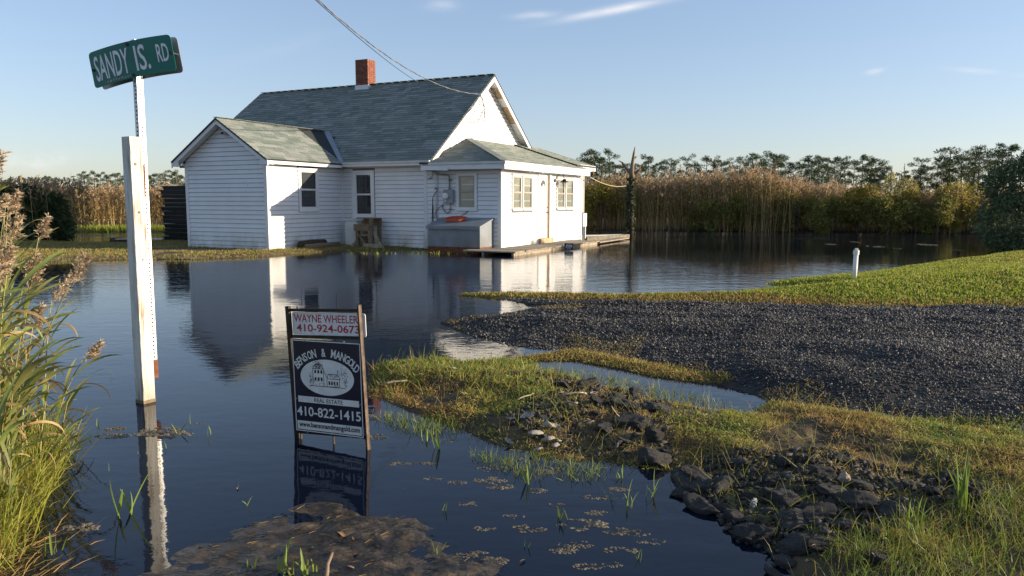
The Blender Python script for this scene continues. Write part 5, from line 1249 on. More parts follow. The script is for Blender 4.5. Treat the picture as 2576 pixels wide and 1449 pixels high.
DL = leaf_mesh('dead_leaf', M['dead_leaf'], .10, .024, .6, 7, .3, .15)
for u, v, r_, s_, lab in ((868, 1345, 2.2, .95, 'curled brown leaf lying on the mud below the estate sign'), (893, 1358, 1.9, .5, 'small curled leaf beside the long brown one'), (893, 1430, 2.5, .5, 'short tan leaf at the bottom edge of the mud'), (712, 1428, .4, .55, 'orange brown leaf on the left part of the mud'), (1310, 1405, .9, .4, 'small rust coloured leaf at the right of the mud'), (598, 1225, 1.8, .3, 'tiny dry leaf afloat between post and sign')):
    p = at(u, v, .02); z = max(0, float(height(np.array([p[0]]), np.array([p[1]]))[0])); tag(link('dead_leaf', DL, None, (p[0], p[1], z+.006), (rr_.uniform(-.2, .2), 0, r_), (s_*.9,)*3), lab, 'leaf', 'dead leaves on the mud')
def stick_thing(p0, p1, r0, r1, lab, mat='stick'):
    a = np.array(p0); b = np.array(p1); t = thing('stick', lab, 'stick', tuple(a)); mb = MB()
    pts = [tuple((b-a)*f+np.array([rr_.uniform(-.006, .006), rr_.uniform(-.006, .006), rr_.uniform(-.002, .006)])*(0 < f < 1)) for f in (0, .25, .5, .75, 1)]
    mb.tube(pts, list(np.linspace(r0, r1, 5)), 6); mb.build('twig', M[mat], t, True)
stick_thing(at(822, 1455, .02), at(838, 1392, .07), .009, .005, 'thick dark stick poking up at the bottom edge of the mud', 'snag_wood')
u0, v0 = zA(1000, 865); u1, v1 = zA(1150, 850); stick_thing(at(u0, v0, .14), at(u1, v1, .15), .006, .004, 'bent grey stick lying on top of the upper rubble')
u0, v0 = zA(1015, 920); u1, v1 = zA(1110, 924); stick_thing(at(u0, v0, .12), at(u1, v1, .12), .007, .006, 'short pale stick across the upper rubble')
u0, v0 = zA(670, 905); u1, v1 = zA(790, 858); stick_thing(at(u0, v0, .09), at(u1, v1, .10), .005, .004, 'thin straw stick at the left of the rubble')
u0, v0 = zA(1355, 950); u1, v1 = zA(1410, 1020); stick_thing(at(u0, v0, .19), at(u1, v1, .11), .004, .003, 'thin stick standing among the middle asphalt lumps')
stick_thing(at(960, 966, .05), at(1025, 958, .06), .008, .006, 'pale flattened stem on the grass right of the estate sign')
# floating scum patches
cl = Cloud(); SC = [(1195, 998, 40), (940, 1100, 60), (1005, 1168, 38), (1070, 1165, 38), (1240, 1180, 55), (1345, 1235, 45), (1180, 1268, 40), (1235, 1208, 60), (1460, 1320, 95), (1540, 1335, 70), (1600, 1340, 50), (1640, 1362, 50), (1290, 1300, 40), (1190, 1395, 55), (1230, 1412, 70), (405, 1085, 60), (410, 1096, 90), (285, 1082, 40), (285, 1100, 50), (210, 1330, 60), (1450, 1370, 60), (1480, 1425, 50), (1540, 1420, 40), (930, 1126, 20), (1380, 1190, 30), (1300, 1155, 30), (1120, 1110, 34), (1560, 1230, 40), (1400, 1270, 30), (510, 1068, 22), (2090, 612, 14), (2200, 617, 22), (1260, 1225, 50), (1360, 1180, 60), (1500, 1250, 45), (1220, 1330, 40), (1330, 1330, 60), (1420, 1385, 50), (1560, 1385, 60), (1500, 1290, 40), (1150, 1215, 34), (1090, 1205, 30), (2330, 612, 24), (2260, 622, 14), (2400, 625, 20), (2150, 606, 12), (300, 600, 30), (240, 596, 40)]
for u, v, w in SC:
    p = at(u, v); d = math.hypot(p[0], p[1]); wd = w*d/F_PX*1.25
    n = int(70+w*2.2); a = RNG.uniform(0, 6.28, n); r_ = np.sqrt(RNG.random(n)); q_ = np.stack([p[0]+np.cos(a)*r_*wd*.62, p[1]+np.sin(a)*r_*wd*(.30 if d < 8 else 1.2)], 1)
    wob = fbm(q_[:, 0]*9/wd*.3, q_[:, 1]*20/wd*.3, 3, int(u)); q_ = q_[wob > -.02]; n = len(q_)
    if not n: continue
    s = RNG.uniform(.05, .16, n)*wd*.5; base = np.array([[1, 0, 0], [.3, .8, 0], [-.7, .6, 0], [-1, -.2, 0], [-.2, -.8, 0], [.7, -.6, 0], [0, 0, .25]])
    V = base[None]*s[:, None, None]*(1+RNG.normal(size=(n, 7, 1))*.2); V[..., 1] *= .6; V[..., 2] = np.clip(V[..., 2], 0, .008); V[:, :6, 2] = -.002
    V = V+np.column_stack([q_, np.full(n, .002)])[:, None]
    tri = np.array([[k, (k+1) % 6, 6] for k in range(6)]); cl.add(V.reshape(-1, 3), (np.arange(n)[:, None, None]*7+tri).reshape(-1, 3))
tag(link('floating_scum', cl.mesh('floating_scum', M['scum'])), 'brown floating scum patches scattered on the dark water', None, None, 'stuff')
# fibres of the drowned mat
tp = scatter(MAT, 900, lambda c: in_view(c)); n = len(tp); z = height(tp[:, 0], tp[:, 1]); k = z > -.01; tp = tp[k]; z = z[k]; n = len(tp)
D = np.column_stack([np.cos(RNG.uniform(-.9, .9, n)), RNG.normal(size=n)*.4, RNG.uniform(.0, .35, n)])
V, F_ = blades(np.column_stack([tp, z+.002]), D, RNG.uniform(.012, .045, n), RNG.uniform(.0012, .003, n), .1)
tag(link('mat_fibres', np_mesh('mat_fibres', V, F_, [M['brown_blade'], M['mud']], np.tile((RNG.random(n) < .7).astype(int), 3))), 'matted dead plant fibres on the foreground mud', None, None, 'stuff')

# ------------------------------------------------------------------ reeds in the left foreground, stalk by stalk
GL = [leaf_mesh('leaf', M['reed_leaf'], L_, W_, b_, 9, .22, u_, tw) for L_, W_, b_, u_, tw in ((.42, .030, .75, 1.15, .6), (.46, .033, 1.0, 1.15, -.8), (.36, .026, .45, 1.1, .4), (.50, .030, .6, 1.0, 1.2), (.30, .025, 1.2, 1.2, -.3))]
DLF = [leaf_mesh('leaf', M['reed_dry_leaf'], L_, W_, b_, 9, .3, u_, tw) for L_, W_, b_, u_, tw in ((.40, .020, 1.8, .7, 1.5), (.32, .016, 2.3, .6, -1.2))]
def plume_mesh(seed, length, fat, mat, sparse=False):
    r_ = np.random.default_rng(seed); cl = Cloud()
    nb = 15 if sparse else 34
    for k in range(nb):
        f = k/nb; o = np.array([0.25*length*f*f, 0, length*f*.8]); az = r_.uniform(0, 6.28); bl_ = length*(.50-.32*f)*r_.uniform(.7, 1.1)*fat
        d = np.array([math.cos(az)*.55+.35, math.sin(az)*.55, .75 if not sparse else .9]); d /= np.linalg.norm(d)
        if sparse:
            V, F_ = blades(np.array([o]), np.array([d]), bl_*1.9, .004, .05, r_); cl.add(V, F_, 0); continue
        n = 16; ts = r_.uniform(.05, 1, n); P = o+d*bl_*ts[:, None]; P[:, 2] -= (ts**2)*bl_*.25
        D = d+r_.normal(size=(n, 3))*.42; V, F_ = blades(P, D, r_.uniform(.012, .028, n)*1.25, r_.uniform(.003, .006, n), .2, r_); cl.add(V, F_, 0)
    V, F_ = blades(np.array([[0, 0, -.02]]), np.array([[.22, 0, 1.]]), length*.85, .005, 0, r_); cl.add(V, F_, 0)
    return cl.mesh('plume', [mat])
PLM = [plume_mesh(k, L_, f_, M['reed_plume']) for k, (L_, f_) in enumerate(((.24, 1.0), (.20, 1.1), (.26, .8), (.17, .9)))]
BARE = plume_mesh(9, .22, 1.0, M['dark_twig'], True)
REEDS = [  # x, y, height, lean x, lean y, plume (index, None or 'bare'), leaves, label
    (-2.62, 3.62, 1.86, .045, -.02, 'bare', 4, 'tallest foreground reed with a bare dark forked seed head against the sky'),
    (-2.60, 3.50, 1.36, .12, .0, 0, 7, 'reed with a big tan plume above the tree line at the left edge'),
    (-2.45, 3.40, 1.10, .12, .04, 1, 8, 'reed with a round tan plume level with the far reeds at the left edge'),
    (-2.40, 3.55, .98, .30, .0, 2, 7, 'reed whose long feathery plume leans right over the dark shrub'),
    (-2.42, 3.25, .90, .16, -.03, 0, 7, 'reed with a drooping brown plume just below the leaning one'),
    (-2.34, 3.45, .74, .12, .02, 3, 8, 'reed with a small narrow plume over the near water'),
    (-2.36, 3.70, .62, .34, -.02, 3, 8, 'reed bending far right over the water with a pale plume at its tip'),
    (-2.30, 3.30, .60, .08, .0, None, 8, 'leafy reed without a plume at the water edge left of the post'),
    (-2.22, 3.15, .66, .05, .02, None, 8, 'broad leaved green reed in front of the plumed reeds'),
    (-2.16, 3.02, .52, .12, .0, None, 8, 'low leafy reed nearest the camera'),
    (-2.30, 3.05, .82, .10, .03, None, 7, 'upright yellow green reed at the left edge'),
    (-2.52, 3.30, 1.04, .06, .0, 1, 7, 'reed with a plume half cut off by the left edge'),
    (-2.40, 3.02, .70, .15, .05, None, 8, 'reed with several dry orange leaves at the left edge'),
    (-2.48, 3.85, .84, .10, .0, 2, 8, 'hindmost leafy reed of the clump with a thin plume'),
    (-2.26, 3.60, .46, .18, .0, None, 7, 'short reed leaning over the water behind the clump'),
    (-2.06, 2.92, .40, .10, .0, None, 6, 'small reed at the foot of the clump'),
    (-2.50, 3.12, 1.02, .10, .0, None, 9, 'tall leafy reed pressed against the left edge'),
    (-2.58, 3.30, .86, .14, .0, 1, 9, 'reed with a squat plume low at the left edge'),
    (-2.36, 2.96, .95, .04, .05, None, 9, 'broad leaved reed cut by the left edge nearest the camera'),
    (-2.44, 3.20, .74, .20, .0, None, 9, 'reed with wide bent leaves in the middle of the clump'),
    (-2.28, 3.18, .50, .22, .02, None, 9, 'low spreading reed at the front of the clump'),
    (-2.52, 3.62, .96, .16, .0, 3, 8, 'slim reed with a small plume behind the leaning one'),
    (-2.20, 3.35, .52, .14, .0, None, 8, 'short green reed under the far bending plume'),
]
rr_ = random.Random(21)
for k in range(16):
    y_ = 2.95+.062*k+rr_.uniform(-.03, .03)
    REEDS.append((-.66*y_-rr_.uniform(.06, .22), y_, rr_.uniform(.65, 1.35), rr_.uniform(.02, .14), rr_.uniform(-.03, .05), rr_.choice((None, None, 1, 3)), 8, 'leafy reed crowding the left edge, %s from the camera' % nth(k+1)))
for i, (x, y, h_, lx, ly, pl, nl, lab) in enumerate(REEDS):
    g_ = max(-.05, float(height(np.array([x]), np.array([y]))[0])-.02)
    x += .045; nl += 4
    t = thing('reed_plant', lab, 'reed', (x, y, g_), 0, 'reeds in the left foreground')
    P = lambda f: (lx*h_*f**1.8, ly*h_*f**1.8, h_*(f-.10*f*f*abs(lx)*2))
    mb = MB(); pts = [P(k/10) for k in range(11)]; mb.tube(pts, list(np.linspace(.0052, .0018, 11)), 6); mb.build('stem', M['reed_stem'] if pl != 'bare' else M['dark_twig'], t, True)
    az = rr_.uniform(0, 6.28)
    for k in range(nl):
        f = .10+.78*k/nl+rr_.uniform(-.03, .03); az += math.pi+rr_.uniform(-.7, .7)
        a = az if rr_.random() < .45 else rr_.uniform(-1.1, 1.1)
        dry = rr_.random() < (.45 if 'dry' in lab else .24)
        s_ = rr_.uniform(.45, .82)*(1 if h_ > .6 else .85)
        link('leaf', rr_.choice(DLF if dry else GL), t, P(f), (rr_.uniform(-.15, .15), rr_.uniform(-.25, .35), a), (s_, s_, s_))
    if pl is not None:
        p = P(1.0); link('plume', BARE if pl == 'bare' else PLM[pl], t, (p[0], p[1], p[2]-.02), (0, rr_.uniform(.0, .25)+abs(lx)*.8, rr_.uniform(-.5, .5)), (.78, .78, .78) if pl != 'bare' else (1, 1, 1))
# sedge skirt under the reeds
n = 13000; c = np.column_stack([-2.10-np.abs(RNG.normal(0, .30, n))+.06*RNG.normal(size=n), RNG.uniform(2.55, 3.95, n)]); c[:, 0] -= (c[:, 1]-3.0)*.42-.05
V, F_ = blades(np.column_stack([c, np.full(n, -.03)]), up_dirs(n, .40)+[.08, 0, 0], RNG.uniform(.10, .36, n), RNG.uniform(.003, .006, n), RNG.uniform(0, .5, n))
tag(link('sedge', np_mesh('sedge', V, F_, M['sedge'])), 'yellow green sedge round the foot of the foreground reeds', None, None, 'stuff')
n = 2600; c = np.column_stack([RNG.normal(-2.02, .14, n), RNG.uniform(2.3, 2.9, n)]); c[:, 0] -= (c[:, 1]-2.6)*.5
V, F_ = blades(np.column_stack([c, np.full(n, -.01)]), np.column_stack([RNG.normal(size=n)*.7+.3, RNG.normal(size=n)*.7, RNG.uniform(.02, .4, n)]), RNG.uniform(.06, .17, n), RNG.uniform(.002, .004, n), RNG.uniform(0, .2, n))
tag(link('dead_sedge', np_mesh('dead_sedge', V, F_, [M['brown_blade'], M['reed_dry_leaf']], np.tile((RNG.random(n) < .3).astype(int), 3))), 'flattened brown sedge lying at the water edge', None, None, 'stuff')
# green shoots standing in the water, each a small plant
SPR = [leaf_mesh('leaf', M['green_blade'], L_, W_, b_, 6, .3, 1.35, tw) for L_, W_, b_, tw in ((.16, .018, .3, .3), (.12, .014, .5, -.4), (.20, .020, .2, .2))]
SHOOTS = [(318, 1300, .92, 5, 'tallest green shoot in the dark water below the wooden post'), (448, 1092, .50, 2, 'green shoot with a dark stem in the water right of the post reflection'), (476, 1068, .45, 2, 'pale green shoot right of the post foot'), (532, 1098, .55, 2, 'bent shoot leaning right between the post and the estate sign'), (122, 1400, .55, 3, 'shoot at the foot of the left reed clump'), (156, 1392, .42, 2, 'narrow shoot right of the clump shoot'), (270, 1190, .30, 1, 'lone thin shoot left of the post reflection'), (346, 1145, .28, 1, 'thin upright shoot just left of the post reflection'), (284, 950, .30, 2, 'faint shoot in the water left of the post'), (250, 1075, .30, 2, 'pair of thin blades left of the post foot'), (225, 1108, .25, 1, 'single thin blade by the floating scum at the left'), (420, 1130, .25, 1, 'tiny blade beside the rusty reflection'), (1070, 1110, .55, 3, 'green shoot in the water just right of the estate sign'), (1098, 1130, .62, 3, 'forked green shoot off the shore right of the estate sign'), (1330, 1216, .50, 3, 'shoot off the shore below the oyster cluster'), (1560, 1205, .50, 5, 'tuft of shoots at the shore left of the near rubble'), (1640, 1250, .55, 5, 'shoot tuft in the water beside the cracked slab'), (1580, 1275, .60, 5, 'lush shoot tuft standing in open water left of the near rubble'), (1420, 1305, .40, 4, 'shoot tuft above the large scum patch'), (1118, 1285, .30, 2, 'small shoot over the right tip of the mud'), (1108, 1390, .35, 3, 'shoot in the notch of the mud at the right'), (1320, 1375, .22, 2, 'little shoot right of the brown mud lobe'), (598, 1228, .20, 1, 'stub of a shoot in open water'), (620, 1275, .25, 2, 'yellow shoot at the back edge of the mud'), (770, 1270, .2, 1, 'short shoot under the estate sign reflection'), (1010, 1235, .22, 1, 'short shoot below the right stake of the estate sign'), (1610, 1410, .3, 3, 'shoot pair near the bottom edge of the water'), (730, 1445, .55, 6, 'tuft of green shoots at the bottom edge of the mud'), (775, 1452, .60, 8, 'bushiest green tuft at the bottom edge of the mud'), (635, 1440, .40, 3, 'thin green tuft left of the bushy one on the mud')]
rr_ = random.Random(5)
for u, v, s_, n_, lab in SHOOTS:
    p = at(u, v, 0); t = thing('grass_shoot', lab, 'grass shoot', (p[0], p[1], -.005), rr_.uniform(0, 6.28), 'green shoots in the flood water')
    for k in range(n_): a_ = s_*rr_.uniform(.65, 1.1); link('leaf', rr_.choice(SPR), t, (rr_.uniform(-.012, .012)*n_**.5, rr_.uniform(-.012, .012)*n_**.5, 0), (rr_.uniform(-.3, .3), rr_.uniform(-.5, .25), rr_.uniform(0, 6.28)), (a_*1.15, a_, a_*1.15))
u, v = zB(2185, 500); p = at(u, v, .12); t = thing('grass_tuft', 'bright tall green tuft standing above the black lump at the right', 'grass tuft', (p[0], p[1], .10), 0)
for k in range(11): a_ = rr_.uniform(.8, 1.35); link('leaf', rr_.choice(SPR), t, (rr_.uniform(-.02, .02), rr_.uniform(-.02, .02), 0), (rr_.uniform(-.2, .2), rr_.uniform(-.35, .1), rr_.uniform(0, 6.28)), (a_, a_*.5, a_))
u, v = zB(1885, 690); p = at(u, v, .10); t = thing('grass_tuft', 'smaller green tuft among the near rubble at the right', 'grass tuft', (p[0], p[1], .08), 0)
for k in range(7): a_ = rr_.uniform(.6, .95); link('leaf', rr_.choice(SPR), t, (rr_.uniform(-.02, .02), rr_.uniform(-.02, .02), 0), (rr_.uniform(-.2, .2), rr_.uniform(-.35, .1), rr_.uniform(0, 6.28)), (a_, a_*.5, a_))

# ------------------------------------------------------------------ far reed beds
def reed_bed(name, pts, hts, label, leaf_mi, mats, plume=1.0, green=None, rng=RNG):
    n = len(pts); cl = Cloud(); z0 = np.full(n, -.03)
    lean = rng.normal(size=(n, 2))*.085; top = np.column_stack([lean*hts[:, None], hts]); B = np.column_stack([pts, z0])
    V, F_ = blades(B, top, hts, rng.uniform(.014, .024, n), .0, rng, .8); cl.add(V, F_, 0)
    for k in range(7):
        f = rng.uniform(.25, .97, n); P = B+top*f[:, None]; az = rng.uniform(0, 6.28, n); D = np.column_stack([np.cos(az), np.sin(az), rng.uniform(.3, 1.6, n)])
        V, F_ = blades(P, D, rng.uniform(.20, .42, n), rng.uniform(.016, .028, n), rng.uniform(.2, .9, n), rng)
        g_ = (rng.random(n) < (green if green is not None else .0)) if np.isscalar(green) or green is None else rng.random(n) < green
        cl.add(V, F_, 0) if False else cl.add(V, F_, 1); cl.I[-1] = np.tile(np.where(g_, 3, 1), 3)
    hp_ = rng.random(n) < plume; P0 = (B+top)[hp_]; m_ = len(P0)
    for k in range(7):
        D = rng.normal(size=(m_, 3))*.45+[.25, 0, .9]; V, F_ = blades(P0-[0, 0, .05]+rng.normal(size=(m_, 3))*[.02, .02, .09], D, rng.uniform(.10, .24, m_), rng.uniform(.025, .05, m_), rng.uniform(0, .5, m_), rng); cl.add(V, F_, 2)
    return tag(link(name, cl.mesh(name, mats)), label, None, None, 'stuff')
n = 6400; xs = RNG.uniform(1.5, 26, n); fr_ = np.interp(xs, [1.5, 4, 11, 19, 26], [36.0, 34.9, 34.0, 32.2, 30.0]); ys = fr_+np.abs(RNG.normal(size=n))*3.2+1.2*fbm(xs*.45, xs*0, 3, 8)
top_ = np.interp(xs/ys*1913+1288, [1480, 1600, 1750, 1900, 2000, 2120, 2220, 2350, 2480], [1.98, 2.02, 2.13, 2.22, 1.92, 1.62, 1.38, 1.42, 1.5])
grn = np.clip(np.interp(xs/ys*1913+1288, [1480, 1650, 1850, 2000, 2400], [.08, .12, .38, .6, .7]), 0, 1)
reed_bed('reeds', np.column_stack([xs, ys]), top_*(1+.11*RNG.normal(size=n)+.26*fbm(xs*.9, ys*.5, 4, 3)), 'tall brown reed bed behind the flooded pond at the right', 1, [M['far_stem'], M['far_leaf'], M['far_plume'], M['far_green']], .75, grn)
n = 3600; xs = RNG.uniform(-34, -9.5, n); fr_ = np.interp(xs, [-34, -22, -9.5], [31.5, 32.5, 37.5]); ys = fr_+np.abs(RNG.normal(size=n))*3.0
reed_bed('reeds', np.column_stack([xs, ys]), 1.72*(1+.09*RNG.normal(size=n)+.12*fbm(xs*.7, ys*.7, 3, 4)), 'sunlit tan reed bed behind the yard at the left', 1, [M['far_stem'], M['tan_leaf'], M['far_plume'], M['far_green']], .9, .05)
n = 9000; xs = RNG.uniform(-27, -9.5, n); ys = np.interp(xs, [-27, -17, -9.5], [32.5, 32.2, 32.6])+RNG.random(n)*1.1
V, F_ = blades(np.column_stack([xs, ys, np.full(n, -.02)]), up_dirs(n, .2), RNG.uniform(.2, .5, n), RNG.uniform(.012, .02, n), .2); tag(link('marsh_grass', np_mesh('marsh_grass', V, F_, M['lawn_blade'])), 'bright green marsh grass in front of the left reeds', None, None, 'stuff')
n = 5000; xs = RNG.uniform(-70, 75, n); ys = RNG.uniform(42, 75, n); V, F_ = blades(np.column_stack([xs, ys, np.zeros(n)]), up_dirs(n, .12), RNG.uniform(1.2, 2.1, n), RNG.uniform(.06, .12, n), .05)
tag(link('marsh_reeds', np_mesh('marsh_reeds', V, F_, M['far_stem'])), 'thin far reeds across the marsh before the tree line', None, None, 'stuff')

# ------------------------------------------------------------------ shrubs
def leaf_cloud(seed, n, lobes, size, mat, flat=.75):
    r_ = np.random.default_rng(seed); per = n//len(lobes); cl = Cloud()
    for (cx, cy, cz, rx, rz) in lobes:
        d = unit(r_.normal(size=(per, 3))); rad = r_.uniform(.45, 1.05, per)**.6; P = d*rad[:, None]*[rx, rx, rz]+[cx, cy, cz]; 
        P += 0.16*rx*np.stack([fbm(P[:, 1]*3+seed, P[:, 2]*3, 2, 2), fbm(P[:, 0]*3, P[:, 2]*3+seed, 2, 4), fbm(P[:, 0]*3, P[:, 1]*3, 2, 6)], 1)
        k = P[:, 2] > .02; P = P[k]; D = d[k]+r_.normal(size=P.shape)*.7+[0, 0, .25]
        V, F_ = blades(P, D, r_.uniform(*size, len(P)), r_.uniform(size[0]*flat*.5, size[1]*flat*.5, len(P)), .15, r_); cl.add(V, F_)
    return cl.mesh('crown', [mat])
def limbs(t, hgt, n, spread, rad, mat, seed):
    r_ = random.Random(seed); mb = MB(); mb.tube([(0, 0, -.2), (.03*hgt, 0, hgt*.4), (0, .02*hgt, hgt*.85)], [rad, rad*.7, rad*.25], 7)
    for k in range(n):
        a = r_.uniform(0, 6.28); z = hgt*r_.uniform(.08, .6); mb.tube([(0, 0, z), (math.cos(a)*spread*.5, math.sin(a)*spread*.5, z+hgt*.12), (math.cos(a)*spread, math.sin(a)*spread, z+hgt*.3)], [rad*.5, rad*.3, rad*.12], 5)
    mb.build('trunk', mat, t, True)
def shrub(name, lab, cat, x, y, lobes, n, size, mat, hgt, seed, group=None, z=0.0):
    t = thing(name, lab, cat, (x, y, z), 0, group); link('crown', leaf_cloud(seed, n, lobes, size, M[mat]), t); limbs(t, hgt, 7, hgt*.3, .03+.012*hgt, M['bark'], seed); return t
shrub('cedar_bush', 'big dark evergreen bush at the right edge on the lawn bank', 'bush', 14.15, 20.6, [(0, 0, 1.0, 1.55, 1.1), (.3, .1, 1.95, 1.15, .90), (-.75, -.2, .75, .85, .8), (.75, .5, 2.45, .75, .6), (.2, .2, 2.3, .55, .45), (1.5, .6, 2.2, .9, .7), (-.35, .2, 1.75, .9, .7), (1.3, .3, 1.2, 1.2, 1.1), (-.45, -.3, .3, .9, .4)], 21000, (.06, .14), 'cedar', 2.6, 1)
shrub('dark_shrub', 'dark green shrub clump in the shade left of the yard', 'shrub', -15.6, 24.2, [(0, 0, .75, .8, .7), (-1.3, .2, .75, .9, .75), (.75, .1, .7, .55, .7), (-.4, 0, 1.35, .5, .4), (-2.6, .4, .8, 1.2, .8), (1.0, 0, 1.15, .35, .35), (-1.0, .1, 1.5, .4, .3), (.35, .1, 1.4, .35, .35), (.1, -.2, .35, .9, .4), (1.15, .1, .45, .35, .45)], 15000, (.10, .28), 'dark_shrub', 1.5, 2)
n = 420; xs = RNG.uniform(-19, -14.3, n); ys = RNG.uniform(23.6, 26.5, n)
reed_bed('reed_fringe', np.column_stack([xs, ys]), RNG.uniform(1.5, 2.0, n), 'brown reeds rising behind the dark shrub at the left', 1, [M['far_stem'], M['far_leaf'], M['far_plume'], M['far_green']], .9, .3)
rr_ = random.Random(31)
for x, y, s_, mt, lab in ((16.6, 32.6, 1.05, 'yellow_shrub', 'yellow green shrub with the highest crown in the right reeds'), (14.9, 33.0, .90, 'yellow_shrub', 'yellow shrub left of the highest one in the right reeds'), (18.6, 32.1, .95, 'yellow_shrub', 'yellow shrub nearest the dark evergreen bush'), (12.6, 33.7, .72, 'green_shrub', 'low olive shrub below the gap in the trees'), (10.9, 34.1, .74, 'green_shrub', 'olive shrub in the middle of the right reed bed'), (15.7, 31.9, .66, 'green_shrub', 'dark olive shrub at the foot of the yellow ones'), (17.6, 31.6, .68, 'green_shrub', 'olive shrub at the water under the right yellow shrub'), (13.7, 32.7, .64, 'green_shrub', 'round olive shrub at the water in the right reeds'), (4.0, 34.9, .98, 'yellow_shrub', 'yellow shrub beside the dead tree'), (8.8, 34.0, .62, 'green_shrub', 'small olive shrub between the dead tree and the drive')):
    shrub('marsh_shrub', lab, 'shrub', x, y, [(rr_.gauss(0, .75)*s_, rr_.uniform(-.3, .5), rr_.uniform(.3, 1.95)*s_, rr_.uniform(.25, .6)*s_, rr_.uniform(.3, .6)*s_) for _ in range(15)], 3600, (.06, .15), mt, 2.2*s_, int(x*10), 'shrubs in the right reed bed')
# ------------------------------------------------------------------ dead tree and pines
t = thing('dead_tree', 'broken dead tree trunk with pale forked top rising from the reeds', 'tree', (5.05, 32.6, 0))
mb = MB(); mb.tube([(0, 0, -.3), (.02, 0, .8), (-.02, 0, 1.7), (.03, 0, 2.35)], [.16, .13, .12, .125], 10); mb.build('trunk', M['snag_dark'], t, True)
mb = MB(); mb.tube([(.03, 0, 2.3), (.02, 0, 2.55), (.05, 0, 2.95), (.10, 0, 3.35), (.14, .02, 3.62)], [.125, .105, .075, .05, .015], 9)
mb.tube([(.03, 0, 2.45), (-.22, 0, 2.72), (-.38, .0, 2.95), (-.55, 0, 3.04)], [.08, .055, .035, .012], 7); mb.tube([(.06, 0, 2.5), (.34, 0, 2.62), (.40, 0, 2.86)], [.08, .05, .015], 7); mb.tube([(.08, 0, 3.1), (.2, 0, 3.2), (.22, 0, 3.22)], [.04, .03, .015], 6)
mb.build('broken_top', M['snag_wood'], t, True)
n = 420; a = RNG.uniform(0, 6.28, n); z = RNG.uniform(.1, 2.3, n); V, F_ = blades(np.column_stack([np.cos(a)*.12, np.sin(a)*.12, z]), np.column_stack([np.cos(a), np.sin(a), RNG.uniform(-.5, .8, n)]), RNG.uniform(.06, .16, n), RNG.uniform(.05, .09, n), .3); link('vine_leaves', np_mesh('vine_leaves', V, F_, M['dark_shrub']), t)

def pine_meshes(seed, bushy):
    r_ = np.random.default_rng(seed); H_ = 8.0; mb = MB(); cl = Cloud()
    bx, by = r_.normal()*.25, r_.normal()*.25; P = lambda f: np.array([bx*f*f, by*f*f, H_*f])
    mb.tube([tuple(P(f)) for f in np.linspace(-.03, 1, 9)], list(np.linspace(.17, .03, 9)), 7)
    nb = 15 if bushy else 11; f0 = .20 if bushy else .34
    for k in range(nb):
        f = f0+(1-f0)*(k/(nb-1))**.9; az = k*2.4+r_.uniform(-.5, .5); prof = math.sin(math.pi*min(1, (1-f)/(1-f0)*.75+.18))
        ln = (1.9 if bushy else 1.55)*prof*r_.uniform(.6, 1.1); a = P(f*.97); e = a+[math.cos(az)*ln, math.sin(az)*ln, .25+.3*r_.random()]
        mb.tube([tuple(a), tuple((a+e)/2+[0, 0, .12]), tuple(e)], [.05, .035, .015], 5)
        for q_ in (.55, 1.0):
            c = a+(e-a)*q_+r_.normal(size=3)*.12; m_ = 100 if bushy else 76; rx = (.55 if bushy else .5)*(.7+.5*prof)*r_.uniform(.75, 1.15)
            d = unit(r_.normal(size=(m_, 3))); Q = c+d*(r_.random((m_, 1))**.5)*[rx, rx, rx*.55]; V, F_ = blades(Q, d*.8+[0, 0, .5]+r_.normal(size=(m_, 3))*.3, r_.uniform(.18, .36, m_), r_.uniform(.035, .075, m_), .1, r_); cl.add(V, F_)
    return mb.mesh('trunk', M['bark'], True), cl.mesh('crown', [M['needles']])
PINES = [pine_meshes(50+k, k % 2 == 0) for k in range(8)]
PTW, PCR = [p[0] for p in PINES], [p[1] for p in PINES]
GR, GLF = 'pines in the tree line behind the right reeds', 'pines in the tree line behind the left reeds'
PLOG = []
def pine(u, v_top, dist, k, lab, group, wide=1.0):
    p = at_y(u, v_top, dist); s_ = (p[2]-.0)/8.0
    t = thing('pine_tree', lab, 'pine tree', (p[0], dist, 0), random.uniform(0, 6.28), group); t.scale = (s_*wide, s_*wide, s_)
    link('trunk', PTW[k], t); link('crown', PCR[k], t); PLOG.append((u, t, group, lab is None))
rr_ = random.Random(12)
named = {2180: ('tall full pine just left of the gap in the right tree line', 2200, 398, 1.15), 2310: ('lone pine at the right side of the gap in the tree line', 2318, 398, 1.0), 2395: ('pine with the broad tall crown right of the gap', 2390, 372, 1.25), 2450: ('tallest slim pine left of the evergreen bush', 2452, 369, 1.0), 1950: ('tallest pine over the middle of the right reeds', 1948, 392, 1.0)}
for lab, u, v, w in named.values(): pine(u, v, rr_.uniform(92, 102), rr_.choice((0, 2, 4)) if w > 1.05 else rr_.choice((1, 3, 5)), lab, GR, w)
labR = ['dark pine of the back row over the brown reeds between house and tree gap', 'pine in the thin right group behind the yellow shrubs', 'dense dark pine above the reeds beside the porch roof']
u = 1462
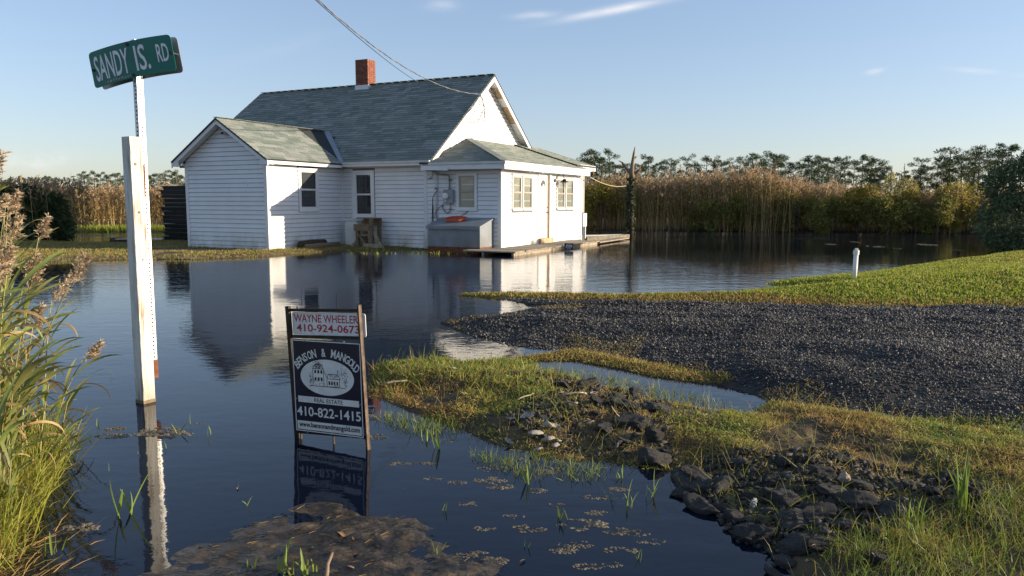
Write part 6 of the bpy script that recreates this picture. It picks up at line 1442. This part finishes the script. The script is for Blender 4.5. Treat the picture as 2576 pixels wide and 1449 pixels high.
while u < 2245:
    v = np.interp(u, [1462, 1540, 1600, 1700, 1800, 1900, 2000, 2100, 2180, 2245], [398, 398, 410, 416, 410, 405, 404, 404, 410, 432])+rr_.uniform(-20, 13)
    pine(u, v, rr_.uniform(98, 128), rr_.randrange(8), None, GR, 1.0 if u < 1590 else rr_.uniform(.72, 1.05)); u += rr_.uniform(12, 25)
u = 2265
while u < 2560:
    v = np.interp(u, [2265, 2300, 2360, 2420, 2470, 2520, 2560], [440, 428, 405, 392, 388, 372, 360])+rr_.uniform(-12, 8); pine(u, v, rr_.uniform(90, 112), rr_.randrange(8), None, GR, rr_.uniform(.7, 1.05)); u += rr_.uniform(15, 28)
u = -60
while u < 480:
    v = np.interp(u, [-60, 60, 110, 150, 180, 215, 260, 300, 380, 430, 480], [455, 452, 448, 446, 455, 437, 443, 441, 446, 434, 446])+rr_.uniform(-4, 8)
    if not 172 < u < 190: pine(u, v, rr_.uniform(145, 180), rr_.randrange(8), None, GLF, rr_.uniform(.75, 1.1))
    u += rr_.uniform(9, 19)
for g_, txt in ((GR, 'dark pine, %s from the porch roof in the right tree line'), (GLF, 'small far pine, %s from the left edge in the left tree line')):
    for k, (u_, t_, _, auto) in enumerate(sorted([p for p in PLOG if p[2] == g_], key=lambda p: p[0])):
        if auto: t_['label'] = txt % nth(k+1); t_['category'] = 'pine tree'
def far_snag(u, v, dist, lab):
    p = at_y(u, v, dist); t = thing('dead_pine', lab, 'tree', (p[0], dist, 0)); mb = MB(); H_ = p[2]
    mb.tube([(0, 0, 0), (.05, 0, H_*.5), (0, 0, H_)], [.13, .09, .03], 6); mb.build('trunk', M['snag_wood'], t, True)
    mb = MB()
    for k in range(5): a = rr_.uniform(0, 6.28); z = H_*rr_.uniform(.5, .9); mb.tube([(0, 0, z), (math.cos(a)*.5, math.sin(a)*.5, z+.3)], [.04, .012], 5)
    mb.build('branch', M['snag_wood'], t, True)
for u, v, lab in ((1800, 418, 'bleached dead pine trunk over the middle reeds'), (2243, 414, 'thin dead trunk left in the tree gap'), (2262, 432, 'short dead trunk right in the tree gap'), (2275, 408, 'dead pine beside the lone pine at the gap'), (2370, 418, 'pale dead trunk behind the yellow shrubs'), (410, 436, 'bare dead tree between the wooden post and the annex'), (442, 432, 'bare dead tree touching the annex eave')): far_snag(u, v, 88 if u > 1000 else 140, lab)
